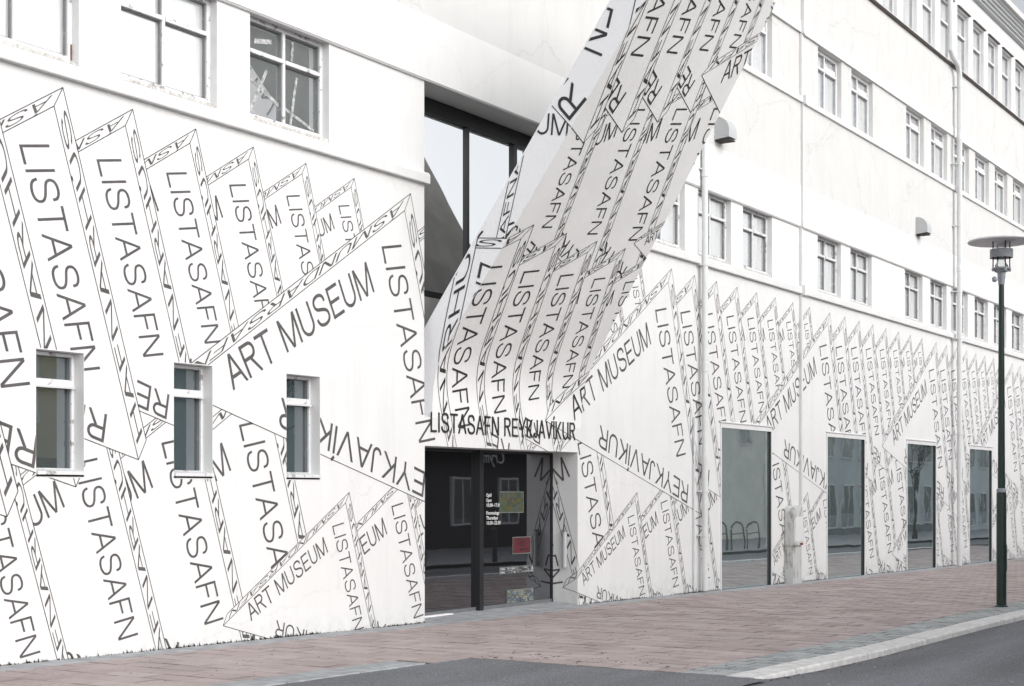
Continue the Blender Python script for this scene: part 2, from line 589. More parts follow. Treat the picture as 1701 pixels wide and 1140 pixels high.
def lay(px, py, x0, x1, ylo, yhi, bond, gap, keep):
    """stones on a grid that matches the material's cells: (x, y, w, l)"""
    out = []
    for ix in range(int(math.floor(x0 / px)), int(math.ceil(x1 / px))):
        off = bond * py * (ix % 2)
        for iy in range(int(math.floor((ylo + off) / py)) - 1, int(math.ceil((yhi + off) / py)) + 1):
            ya, yb = iy * py - off, (iy + 1) * py - off
            ya, yb = max(ya, ylo), min(yb, yhi)
            if yb - ya < 0.09: continue
            xc = (ix + .5) * px
            if keep(xc, (ya + yb) / 2):
                out.append((xc, (ya + yb) / 2, px - gap, yb - ya - gap))
    return out


def place_stones(name, stones, m, limit, h=0.05, jz=0.0025):
    meshes = {}
    camx, camy = 0, -11.478
    def size(s):
        d = (s[0] * math.cos(R(YAW)) + (s[1] - camy) * math.sin(R(YAW)))
        px = 850.5 + 2500 * (s[0] * math.sin(R(YAW)) - (s[1] - camy) * math.cos(R(YAW))) / d
        py = 818 + 2500 * (1.7 - zg(s[0])) / d
        vis = -30 < px < 1730 and py < 1170
        return (0 if vis else 1, d)
    stones = sorted(stones, key=size)
    rest = MB()
    for i, (x, y, w, l) in enumerate(stones):
        z = zg(x) + random.uniform(-jz, jz)
        sl = math.atan2(zg(x + w / 2) - zg(x - w / 2), w)
        if i < limit:
            key = (round(w, 3), round(l, 2))
            if key not in meshes: meshes[key] = paver_mesh(name, w, l, h, m)
            o = bpy.data.objects.new(name, meshes[key])
            COL.objects.link(o)
            o.location = (x, y, z)
            o.rotation_euler = (random.uniform(-.003, .003), -sl + random.uniform(-.004, .004), random.uniform(-.004, .004))
            o.parent = pav
        else:
            za, zb = zg(x - w / 2) - zg(x) + z, zg(x + w / 2) - zg(x) + z
            X0, X1, Y0, Y1 = x - w / 2, x + w / 2, y - l / 2, y + l / 2
            rest.face([(X0, Y0, za), (X1, Y0, zb), (X1, Y1, zb), (X0, Y1, za)])
            rest.face([(X0, Y0, za - .03), (X0, Y0, za), (X0, Y1, za), (X0, Y1, za - .03)])
            rest.face([(X1, Y0, zb), (X1, Y0, zb - .03), (X1, Y1, zb - .03), (X1, Y1, zb)])
            rest.face([(X0, Y0, za - .03), (X1, Y0, zb - .03), (X1, Y0, zb), (X0, Y0, za)])
            rest.face([(X0, Y1, za), (X1, Y1, zb), (X1, Y1, zb - .03), (X0, Y1, za - .03)])
    if rest.f:
        o = rest.build(name, m, pav)
        o['kind'] = 'stuff'


OK_ = lambda x, y: True
st = lay(PX, PY, 6.0, 11.7, -2.56, -0.31, 0.5, 0.007, lambda x, y: x < 11.70)
st += lay(PX, PY, 11.6, 12.5, -2.985, -0.31, 0.5, 0.007, lambda x, y: 11.70 < x < 12.40)
st += lay(PX, PY, 12.1, 60.0, -5.28, -0.31, 0.5, 0.012, lambda x, y: x > 12.40)
place_stones('paver', st, M['paver'], 297)
se = lay(0.25, 0.24, 12.5, 48.0, -5.76, -5.285, 0.5, 0.007, lambda x, y: True)
place_stones('sett', se, M['sett'], 290)
sheet('sett_bed', M['bed'], 12.45, 90, -5.77, -5.28, -0.014, parent=pav, kind=None)
# the concrete edging along the foot of the wall
x = 6.0
while x < 50:
    l = 1.0
    b = MB()
    z0, z1 = zg(x), zg(x + l - .012)
    y0, y1 = -0.295, -0.004
    b.v = [(x, y0, z0 - .1), (x + l - .012, y0, z1 - .1), (x + l - .012, y1, z1 - .1), (x, y1, z0 - .1),
           (x, y0, z0), (x + l - .012, y0, z1), (x + l - .012, y1, z1 + .008), (x, y1, z0 + .008)]
    b.f = [(4, 5, 6, 7), (0, 1, 5, 4), (1, 2, 6, 5), (3, 0, 4, 7)]
    b.m = [0] * 4
    b.build('edging_slab', M['edge'], pav)
    x += l
# kerb stones
def kerb_stone(xa, xb, yo, yi, dz_top, h, m):
    b = MB()
    g = 0.014
    xa += g
    za, zb = zg(xa) + dz_top, zg(xb) + dz_top
    c = 0.018
    prof = [(yo, -h), (yo, -c), (yo + c, 0), (yi - .004, 0), (yi - .004, -h)]
    n = len(prof)
    b.v = [(xa, p[0], za + p[1]) for p in prof] + [(xb, p[0], zb + p[1]) for p in prof]
    for i in range(n):
        k = (i + 1) % n
        b.f.append((i, n + i, n + k, k))
        b.m.append(0)
    b.f.append(tuple(range(n)))
    b.f.append(tuple(reversed(range(n, 2 * n))))
    b.m += [0, 0]
    return b.build('kerb_stone', m, pav)


x = 12.46
while x < 60:
    l = random.uniform(0.95, 1.05)
    kerb_stone(x, x + l, -6.07, -5.77, random.uniform(-.002, .003), 0.2, M['kerb'])
    x += l
x = 11.72
while x > 5:
    kerb_stone(x - 1.0, x, -2.99, -2.57, 0.004, 0.12, M['kerb_old'])
    x -= 1.0

# bits of dirt, leaves and gum on the pavement
b = MB()
rr = random.Random(9)
for i in range(520):
    if i < 300:
        x, y = rr.uniform(9, 30), rr.uniform(-5.7, -.35)
        if x < 12.6 and y < -2.5: continue
        z = zg(x) + .003
    elif i < 430:
        x = 12.6 + 14 * rr.random() ** 1.5
        y = -6.09 - rr.expovariate(1 / .05)
        z = zg(x) + road_dz(x) + .003
    else:
        x, y = rr.gauss(12.9, .25), rr.uniform(-5.6, -3.0)
        z = zg(x) + .003
    r = rr.uniform(.006, .020) * (1 if rr.random() < .85 else 1.7)
    n = rr.randrange(4, 7)
    a0 = rr.random() * 6
    b.face([(x + r * rr.uniform(.6, 1) * math.cos(a0 + 6.283 * k / n), y + r * rr.uniform(.6, 1) * math.sin(a0 + 6.283 * k / n), z + rr.uniform(0, .006)) for k in range(n)])
db = b.build('street_debris', M['moss'])
tag(db, 'dark specks of dirt and leaf scraps on the pavement and in the gutter', 'debris', kind='stuff')

# ------------------------------------------------------------------ the museum: walls
museum = empty('museum_building', (15.8, 0, 0),
               'long white rendered art museum painted with black lettered boxes along the pavement', 'building')


def wall_panel(xa, xb, za, zb, y, holes, m, zsplit=(), side_m=None):
    """front face in the plane y with recessed openings (x0, x1, z0, z1, depth)"""
    b = MB()
    xs = sorted(set([xa, xb] + [v for h in holes for v in h[:2] if xa < v < xb]))
    zs = sorted(set([za, zb] + [v for h in holes for v in h[2:4] if za < v < zb]))
    for i in range(len(xs) - 1):
        for j in range(len(zs) - 1):
            cx, cz = (xs[i] + xs[i + 1]) / 2, (zs[j] + zs[j + 1]) / 2
            if any(h[0] < cx < h[1] and h[2] < cz < h[3] for h in holes): continue
            b.face([(xs[i], y, zs[j]), (xs[i + 1], y, zs[j]), (xs[i + 1], y, zs[j + 1]), (xs[i], y, zs[j + 1])])
    for x0, x1, z0, z1, d in holes:
        x0, x1, z0, z1 = max(x0, xa), min(x1, xb), max(z0, za), min(z1, zb)
        b.face([(x0, y, z0), (x0, y + d, z0), (x0, y + d, z1), (x0, y, z1)][::-1])
        b.face([(x1, y, z0), (x1, y + d, z0), (x1, y + d, z1), (x1, y, z1)])
        b.face([(x0, y, z1), (x1, y, z1), (x1, y + d, z1), (x0, y + d, z1)][::-1])
        b.face([(x0, y, z0), (x1, y, z0), (x1, y + d, z0), (x0, y + d, z0)])
    return b.build('wall', m, museum)


XA, XB = 3.0, 52.0
row1 = [(6.82, 8.19), (8.71, 10.08), (10.62, 11.99), (12.51, 13.88), (22.05, 23.42), (23.96, 25.33), (25.86, 27.23), (29.62, 30.98),
        (31.56, 32.93), (35.26, 36.62), (37.25, 38.62), (39.18, 40.53), (41.18, 42.53), (43.12, 44.46), (45.08, 46.42), (48.8, 50.1)]
row2 = [(22.05, 23.4), (25.90, 27.23), (29.64, 31.0), (31.62, 33.0), (35.36, 36.72), (37.32, 38.67), (39.30, 40.64), (41.24, 42.6),
        (43.22, 44.57), (45.2, 46.55), (48.8, 50.1)]
row3 = [(40.60 + 1.475 * k - 1.03, 40.60 + 1.475 * k) for k in range(-8, 7)]
small = [(9.56, 10.14), (11.35, 11.92), (13.12, 13.71)]
shop = [(24.86, 27.22), (30.12, 32.49), (35.38, 37.73), (40.65, 42.93)]
DOOR = (15.81, 19.75, -0.35, 2.305)
RECESS = (15.80, 19.862, 2.68, 7.05)
Z1a, Z1b = 5.80, 7.05
h0 = [(a, c, 1.85, 3.06, 0.20) for a, c in small]
h0 += [(a, c, -0.45, 2.955, 0.10) for a, c in shop]
h0 += [DOOR + (0.50,), RECESS + (0.62,)]
h0 += [(a, c, Z1a, Z1b, 0.22) for a, c in row1]
wall_panel(XA, XB, -0.9, Z1b, 0.0, h0, M['white'])
wall_panel(XA, XB, Z1b, 7.87, -0.045, [], M['white'])
wall_panel(XA, XB, 7.87, 9.53, -0.04, [], M['rough'])
wall_panel(XA, XB, 9.53, 10.95, 0.0, [(a, c, 9.65, 10.94, 0.22) for a, c in row2], M['rough'])
wall_panel(XA, XB, 10.95, 11.18, -0.05, [], M['white'])
wall_panel(XA, XB, 11.18, 12.72, -0.04, [], M['rough'])
wall_panel(XA, XB, 12.72, 15.02, 0.0, [(a, c, 12.78, 14.43, 0.18) for a, c in row3], M['trim'])
b = MB()                                   # the steps between the wall fields
b.face([(XA, -0.045, Z1b), (XB, -0.045, Z1b), (XB, 0, Z1b), (XA, 0, Z1b)][::-1])
b.face([(XA, -0.05, 10.95), (XB, -0.05, 10.95), (XB, 0, 10.95), (XA, 0, 10.95)][::-1])
b.face([(XA, -0.05, 11.18), (XB, -0.05, 11.18), (XB, 0, 11.18), (XA, 0, 11.18)])
b.face([(XA, -0.045, 7.87), (XB, -0.045, 7.87), (XB, -0.03, 7.875), (XA, -0.03, 7.875)])
b.build('wall_step', M['white'], museum)


def moulding(name, x0, x1, prof, m):
    b = MB()
    b.prism(prof, 'x', x0, x1)
    return b.build(name, m, museum)


# sill cornice under the first row of windows, interrupted by the entrance recess
CP = [(0.03, 5.69), (-0.072, 5.69), (-0.076, 5.70), (-0.076, 5.80), (-0.055, 5.832), (0.03, 5.84)]
moulding('sill_cornice', XA, 15.83, CP, M['trim'])
moulding('sill_cornice', 19.95, XB, CP, M['trim'])
moulding('sill_cornice', XA, XB, [(0.03, 9.52), (-0.09, 9.53), (-0.10, 9.63), (-0.07, 9.655), (0.03, 9.665)], M['trim'])
moulding('sill_cornice', XA, XB, [(0.03, 12.735), (-0.11, 12.735), (-0.12, 12.765), (-0.02, 12.79), (0.03, 12.79)], M['trim'])
moulding('drip_flashing', XA, XB, [(-0.042, 12.70), (-0.10, 12.70), (-0.125, 12.733), (-0.042, 12.733)], M['darkflash'])
moulding('drip_flashing', XA, XB, [(-0.002, 7.03), (-0.03, 7.03), (-0.043, 7.046), (-0.002, 7.046)], M['trim'])
# fluted eaves and the roof edge
for i in range(5):
    z = 15.02 + i * 0.075
    o = -0.06 - 0.055 * i
    moulding('eaves_moulding', XA, XB, [(0.3, z), (o, z), (o - 0.05, z + .03), (o - .05, z + 0.068), (0.3, z + 0.068)],
             M['hood'])
moulding('eaves_board', XA, XB, [(0.3, 15.397), (-0.42, 15.397), (-0.44, 15.53), (0.3, 15.56)], M['trim'])
moulding('roof', XA, XB, [(-0.42, 15.535), (6, 17.2), (12, 15.6), (12, 15.4), (6, 17.0), (0.3, 15.57)], M['greyconc'])
b = MB()
b.box(XA, XB, 0.62, 12, -0.9, 2.60, skip='s')
b.box(XA + .01, 15.5, 0.55, 12, 2.61, 15.3)
b.box(20.2, XB - .01, 0.55, 12, 2.61, 15.3)
b.box(15.51, 20.19, 5.0, 12, 2.61, 15.3)
b.build('rear_volume', M['greyconc'], museum)


# ------------------------------------------------------------------ windows
def window(x0, x1, z0, z1, y, glass, frame_m, fw=0.055, vbar=None, hbar=None, bw=0.045, sill=None, pane_gap=0.03,
           vent=False, tape=False, sash=0.013):
    """frame = the window part; panes, sill, tape are its sub-parts"""
    f = MB()
    yb = y + 0.07
    f.box(x0, x0 + fw, y, yb, z0, z1)
    f.box(x1 - fw, x1, y, yb, z0, z1)
    f.box(x0 + fw, x1 - fw, y + .001, yb, z1 - fw, z1)
    f.box(x0 + fw, x1 - fw, y + .001, yb, z0, z0 + fw)
    cols = [x0 + fw, x1 - fw]
    rows = [z0 + fw, z1 - fw]
    xr = [(x0 + fw, x1 - fw)]
    zr = [(z0 + fw, z1 - fw)]
    if vbar:
        xm = x0 + (x1 - x0) * vbar
        f.box(xm - bw / 2, xm + bw / 2, y + .004, yb, z0 + fw, z1 - fw)
        xr = [(x0 + fw, xm - bw / 2), (xm + bw / 2, x1 - fw)]
    if hbar:
        for a, c in xr:
            f.box(a, c, y - 0.012, yb, hbar - bw / 2, hbar + bw / 2)
        zr = [(z0 + fw, hbar - bw / 2), (hbar + bw / 2, z1 - fw)]
    # sashes: a second thin frame round each pane
    for a, c in xr:
        for p, q in zr:
            s = sash
            f.box(a, a + s, y + .02, yb - .001, p, q, 1)
            f.box(c - s, c, y + .02, yb - .001, p, q, 1)
            f.box(a + s, c - s, y + .02, yb - .001, p, p + s, 1)
            f.box(a + s, c - s, y + .02, yb - .001, q - s, q, 1)
    w = f.build('window', [frame_m, M['putty_pale'] if frame_m is M['frame'] else M['putty']], museum)
    for i, (a, c) in enumerate(xr):
        for j, (p, q) in enumerate(zr):
            g = MB()
            g.box(a, c, y + 0.055, y + 0.062, p, q)
            g.build('pane', glass, w)
            if vent and i == 1 and j == 1:
                v = MB()
                v.box(a + .02, c - .02, y + .012, y + .04, p + .02, p + (q - p) * 0.38)
                v.build('vent_flap', M['trim'], w)
    if sill:
        s = MB()
        d0, zz, m = sill
        s.prism([(d0, zz - 0.045), (d0, zz - .012), (y, zz + 0.012), (y, zz - 0.045)], 'x', x0 - (0.0), x1)
        s.build('sill', m, w)
    if tape:
        for k, (a, p, c, q, wd) in enumerate(tape):
            t = MB()
            d = np.array((c - a, q - p))
            n = np.array((-d[1], d[0])) / np.linalg.norm(d) * wd / 2
            yy = y + 0.053 - 0.0008 * k
            t.face([(a - n[0], yy, p - n[1]), (c - n[0], yy, q - n[1]), (c + n[0], yy, q + n[1]), (a + n[0], yy, p + n[1])])
            t.build('tape_strip', M['tape'], w)
    return w


for i, (a, c) in enumerate(row1):
    tp = None
    gl = M['glass_sky']
    if abs(a - 12.51) < .01:
        gl = M['glass_old']
        tp = [(12.66, 5.97, 12.96, 6.52, .042), (12.50, 6.44, 13.16, 6.16, .045), (13.22, 6.16, 13.78, 5.99, .038),
              (13.36, 5.98, 13.47, 6.55, .042), (12.74, 6.80, 13.04, 6.86, .055), (13.38, 6.72, 13.40, 6.95, .04)]
    fm = M['peel']
    w = window(a, c, Z1a + 0.10, Z1b, 0.10, gl, fm, 0.055, 0.5, 6.66, 0.045, (0.015, Z1a + 0.105, M['peel_sill']), tape=tp)
    if abs(a - 8.71) < .01:
        s = MB()
        s.box(c - 0.022, c - 0.006, 0.094, 0.0985, 5.91, 6.08)
        s.build('rust_streak', M['rust'], w)
for a, c in row2:
    window(a, c, 9.66, 10.94, 0.10, M['glass_sky'], M['frame'], 0.06, 0.47, 10.57, 0.05, (0.02, 9.67, M['trim']), vent=True)
for a, c in row3:
    w = window(a, c, 12.785, 14.42, 0.09, M['glass_sky'], M['frame'], 0.04, None, 13.83, 0.05)
    h = MB()
    h.prism([(0.01, 14.455), (-0.05, 14.455), (-0.06, 14.48), (0.01, 14.50)], 'x', a - 0.02, c + 0.06)
    h.build('drip_strip', M['darkflash'], w)
for a, c in small:
    w = window(a, c, 1.90, 3.055, 0.14, M['glass_small'], M['peel'], 0.032, None, 2.765, 0.062, (-0.03, 1.915, M['peel']), sash=0.007)
    h = MB()
    h.prism([(0.139, 2.715), (0.10, 2.71), (0.095, 2.725), (0.139, 2.742)], 'x', a + .02, c - .02)
    h.build('transom_drip', M['frame'], w)
    h = MB()
    h.box(a + .003, c - .006, -0.004, 0.13, 1.852, 1.869)
    h.build('sill_shadow', M['black'], w)  # black strip standing in for the shadow line under the sill
for a, c in shop:
    f = MB()
    t = 0.045
    zb = zg((a + c) / 2)
    f.box(a, a + t, -0.012, 0.09, -0.45, 2.955)
    f.box(c - t, c, -0.012, 0.09, -0.45, 2.955)
    f.box(a + t, c - t, -0.011, 0.09, 2.955 - 0.085, 2.955)
    w = f.build('window', M['trim'], museum)
    g = MB()
    g.box(a + t, c - t, 0.035, 0.047, -0.45, 2.87)
    g.build('pane', M['glass_shop'], w)
    g = MB()
    g.box(c - t - .022, c - t, 0.0, 0.034, -0.44, 2.869)
    g.build('glazing_bead', M['black'], w)
    g = MB()
    g.prism([(0.0, 2.957), (-0.03, 2.957), (-0.032, 2.972), (0.0, 2.985)], 'x', a - 0.03, c + 0.03)
    g.build('drip_strip', M['trim'], w)

# ------------------------------------------------------------------ entrance: hall glazing in the recess
f = MB()
yf = 0.50
f.box(15.81, 19.89, yf - .02, yf + .10, 4.34, 4.43)
f.box(15.81, 19.89, yf - .02, yf + .10, 6.84, 7.045)
f.box(15.81, 15.87, yf - .019, yf + .10, 4.43, 6.84)
f.box(19.83, 19.89, yf - .019, yf + .10, 4.43, 6.84)
f.box(17.50, 17.565, yf - .005, yf + .06, 4.43, 6.84)
f.box(18.72, 18.80, yf - .018, yf + .10, 4.43, 6.84)
hallwin = f.build('window', M['black'], museum)
for a, c in ((15.87, 17.50), (17.565, 18.72), (18.80, 19.83)):
    g = MB()
    g.box(a, c, yf + 0.03, yf + 0.045, 4.43, 6.84)
    g.build('pane', M['glass_hall'], hallwin)
b = MB()
b.box(15.801, 19.86, 0.46, 0.58, 2.55, 4.34)
b.build('spandrel', M['greyconc'], museum)
b = MB()
b.box(15.52, 20.18, 0.62, 4.9, 4.30, 4.36)
b.box(15.52, 20.18, 4.8, 4.9, 4.36, 7.4)
b.box(15.52, 15.60, 0.62, 4.8, 4.36, 7.4)
b.box(20.10, 20.18, 0.62, 4.8, 4.36, 7.4)
b.build('hall_interior', M['hallwall'], museum)
b = MB()
b.box(15.52, 20.18, 0.62, 4.9, 7.4, 7.45)
b.build('hall_ceiling', M['hallceil'], museum)
em = bpy.data.materials.new('lit_spot')
em.use_nodes = True
em.node_tree.nodes['Principled BSDF'].inputs['Emission Color'].default_value = (1.0, 0.72, 0.42, 1)
em.node_tree.nodes['Principled BSDF'].inputs['Emission Strength'].default_value = 150
b = MB()
b.lathe([(0.02, 5.70), (0.06, 5.66), (0.075, 5.55)], (17.62, 1.75), 12)
sp = b.build('ceiling_spotlight', M['black'], museum)
b = MB()
b.lathe([(0.06, 5.548), (0.05, 5.53)], (17.62, 1.75), 12)
b.build('spot_lens', em, sp)

# ------------------------------------------------------------------ entrance door
yd = 0.455
f = MB()
f.box(15.81, 15.87, yd - .02, yd + .06, -0.1, 2.30)
f.box(17.70, 17.80, yd - .045, yd + .06, -0.06, 2.30)
f.box(19.725, 19.748, yd - .02, yd + .06, -0.1, 2.30)
f.box(15.87, 19.725, yd - .015, yd + .06, 2.265, 2.303)
door = f.build('door', M['black'], museum)
for a, c, yy in ((15.87, 17.70, yd + 0.03), (17.80, 19.725, yd)):
    g = MB()
    g.box(a, c, yy, yy + .012, 0.07, 2.265)
    g.build('pane', M['glass_door'], door)
    g = MB()
    g.box(a, c, yy - .012, yy + .02, -0.05, 0.072)
    g.build('bottom_rail', M['steel'], door)
g = MB()
g.box(17.803, 17.822, yd - .012, yd - .0005, 0.08, 2.26)
g.build('edge_strip', M['steel'], door)
b = MB()
b.prism([(-0.004, -0.2), (-0.004, 0.006), (0.36, 0.022), (0.56, 0.022), (0.56, -0.2)], 'x', 15.815, 19.745)
b.build('threshold', M['edge'], museum)
b = MB()
b.box(15.83, 16.95, 0.34, 0.43, 0.024, 0.040)
b.build('threshold_plate', M['printwhite'], museum)
b = MB()                                   # the grey tube on the right-hand reveal
b.tube([(19.70, 0.20, 0.56), (19.70, 0.20, 1.10)], 0.036, 14)
tb = b.build('reveal_tube', M['tubegrey'], museum, smooth=True)
b = MB()
b.box(19.70, 19.752, 0.185, 0.215, 0.60, 0.63)
b.box(19.70, 19.752, 0.185, 0.215, 1.03, 1.06)
b.lathe([(0.042, 1.10), (0.042, 1.13)], (19.70, 0.20), 14)
b.build('bracket', M['steel'], tb)

# ------------------------------------------------------------------ the leaning entrance slab
SX0, SX1 = 15.98, 19.86
T0, T1 = 2.68, 9.45
TH0, TH1 = 53.9, 59.1
NTAB = 90
_ts = np.linspace(T0, T1, NTAB)
_xs = np.linspace(SX0, SX1, 9)
TAB = np.zeros((9, NTAB, 4))
for i, xx in enumerate(_xs):
    th = TH0 + (TH1 - TH0) * (xx - SX0) / (SX1 - SX0)
    y, z = 0.0, T0
    prev = None
    for j, t in enumerate(_ts):
        s = min(max((t - 2.72) / 1.15, 0), 1)
        ang = R(90 - (90 - th) * s * s * (3 - 2 * s))
        if j:
            n = 6
            dt = (t - _ts[j - 1]) / n
            for q in range(n):
                tt = _ts[j - 1] + (q + .5) * dt
                s2 = min(max((tt - 2.72) / 1.15, 0), 1)
                a2 = R(90 - (90 - th) * s2 * s2 * (3 - 2 * s2))
                y -= math.cos(a2) * dt
                z += math.sin(a2) * dt
        TAB[i, j] = (y, z, -math.sin(ang), -math.cos(ang))   # outward normal (y, z)


def slab_pt(x, t, off=0.0):
    u = (x - SX0) / (SX1 - SX0) * 8
    v = (t - T0) / (T1 - T0) * (NTAB - 1)
    u = min(max(u, 0), 8)
    v = min(max(v, 0), NTAB - 1)
    i, j = min(int(u), 7), min(int(v), NTAB - 2)
    fu, fv = u - i, v - j
    r = (TAB[i, j] * (1 - fu) * (1 - fv) + TAB[i + 1, j] * fu * (1 - fv) + TAB[i, j + 1] * (1 - fu) * fv + TAB[i + 1, j + 1] * fu * fv)
    return (x, r[0] + r[2] * off, r[1] + r[3] * off)


slab_root = None
TH = 0.36
b = MB()
nt_, nx_ = 64, 8
tl = [T0 + (T1 - T0) * k / nt_ for k in range(nt_ + 1)]
tl = [T0 + 1.3 * k / 26 for k in range(27)] + [T0 + 1.3 + (T1 - T0 - 1.3) * k / 12 for k in range(1, 13)]
xl = [SX0 + (SX1 - SX0) * k / nx_ for k in range(nx_ + 1)]
for j, t in enumerate(tl):
    for xx in xl:
        b.v.append(slab_pt(xx, t))
nv = len(b.v)
W_ = len(xl)
for j, t in enumerate(tl):
    for xx in xl:
        p = slab_pt(xx, t, -TH)
        b.v.append((p[0] - (0.10 if xx == SX0 else 0), p[1], p[2]))
for j in range(len(tl) - 1):
    for i in range(W_ - 1):
        q = (j * W_ + i, j * W_ + i + 1, (j + 1) * W_ + i + 1, (j + 1) * W_ + i)
        b.f.append(q)
        b.m.append(0)
        b.f.append(tuple(nv + k for k in reversed(q)))
        b.m.append(2)
    for i, fl in ((0, False), (W_ - 1, True)):
        q = (j * W_ + i, (j + 1) * W_ + i, nv + (j + 1) * W_ + i, nv + j * W_ + i)
        b.f.append(q[::-1] if fl else q)
        b.m.append(1)
e = (len(tl) - 1) * W_
for i in range(W_ - 1):
    b.f.append((e + i, e + i + 1, nv + e + i + 1, nv + e + i))
    b.m.append(1)
slab = b.build('entrance_slab', [M['slab'], M['side'], M['slab_back']], museum, smooth=True)


# ------------------------------------------------------------------ mural


def hp_split(poly, nx, nz, d):
    """split a convex polygon by nx*x + nz*z = d -> (inside: <= d, outside)"""
    s = [nx * p[0] + nz * p[1] - d for p in poly]
    if max(s) <= 1e-9: return poly, None
    if min(s) >= -1e-9: return None, poly
    a, c = [], []
    n = len(poly)
    for i in range(n):
        p, q = poly[i], poly[(i + 1) % n]
        sp, sq = s[i], s[(i + 1) % n]
        if sp <= 0: a.append(p)
        if sp >= 0: c.append(p)
        if sp * sq < 0:
            k = sp / (sp - sq)
            m = (p[0] + (q[0] - p[0]) * k, p[1] + (q[1] - p[1]) * k)
            a.append(m)
            c.append(m)
    return (a if len(a) > 2 else None), (c if len(c) > 2 else None)


class Convex:
    def __init__(s, pts):
        pts = [tuple(p) for p in pts]
        pts = sorted(set(pts))
        def half(ps):
            h = []
            for p in ps:
                while len(h) > 1 and (h[-1][0] - h[-2][0]) * (p[1] - h[-2][1]) - (h[-1][1] - h[-2][1]) * (p[0] - h[-2][0]) <= 0: h.pop()
                h.append(p)
            return h
        lo, up = half(pts), half(pts[::-1])
        s.pts = lo[:-1] + up[:-1]
        s.hp = []
        n = len(s.pts)
        for i in range(n):
            p, q = s.pts[i], s.pts[(i + 1) % n]
            nx, nz = q[1] - p[1], -(q[0] - p[0])
            l = math.hypot(nx, nz)
            s.hp.append((nx / l, nz / l, (nx * p[0] + nz * p[1]) / l))
        a = np.array(s.pts)
        s.lo, s.hi = a.min(0), a.max(0)

    def subtract(s, poly):
        out = []
        cur = poly
        for h in s.hp:
            ins, outp = hp_split(cur, *h)
            if outp: out.append(outp)
            if not ins: return out
            cur = ins
        return out

    def clip(s, poly):
        for h in s.hp:
            poly, _ = hp_split(poly, *h)
            if not poly: return None
        return poly


def rect(x0, x1, z0, z1):
    return Convex([(x0, z0), (x1, z0), (x1, z1), (x0, z1)])


def subtract_all(polys, occl):
    for c in occl:
        if not polys: break
        nxt = []
        for p in polys:
            xs = [q[0] for q in p]
            zs = [q[1] for q in p]
            if min(xs) >= c.hi[0] or max(xs) <= c.lo[0] or min(zs) >= c.hi[1] or max(zs) <= c.lo[1]:
                nxt.append(p)
            else:
                nxt += c.subtract(p)
        polys = nxt
    return polys




# strokes of a light grotesque alphabet, cap height 1: (points, curved, closed-end flags)
def arc(cx, cy, rx, ry, a0, a1, n):
    return [(cx + rx * math.cos(R(a0 + (a1 - a0) * i / n)), cy + ry * math.sin(R(a0 + (a1 - a0) * i / n))) for i in range(n + 1)]


def spline(pts, n):
    out = []
    for i in range(len(pts) - 1):
        p0, p1, p2, p3 = (np.array(pts[max(i - 1, 0)]), np.array(pts[i]), np.array(pts[i + 1]), np.array(pts[min(i + 2, len(pts) - 1)]))
        for k in range(n):
            t = k / n
            out.append(tuple(0.5 * (2 * p1 + (p2 - p0) * t + (2 * p0 - 5 * p1 + 4 * p2 - p3) * t * t + (3 * p1 - p0 - 3 * p2 + p3) * t ** 3)))
    return out + [pts[-1]]


S_PTS = [(.73, .70), (.70, .84), (.58, .93), (.41, .955), (.24, .925), (.13, .84), (.105, .72), (.16, .61), (.29, .55), (.45, .51), (.62, .455),
         (.735, .375), (.77, .265), (.735, .15), (.61, .07), (.43, .045), (.24, .075), (.11, .165), (.06, .31)]


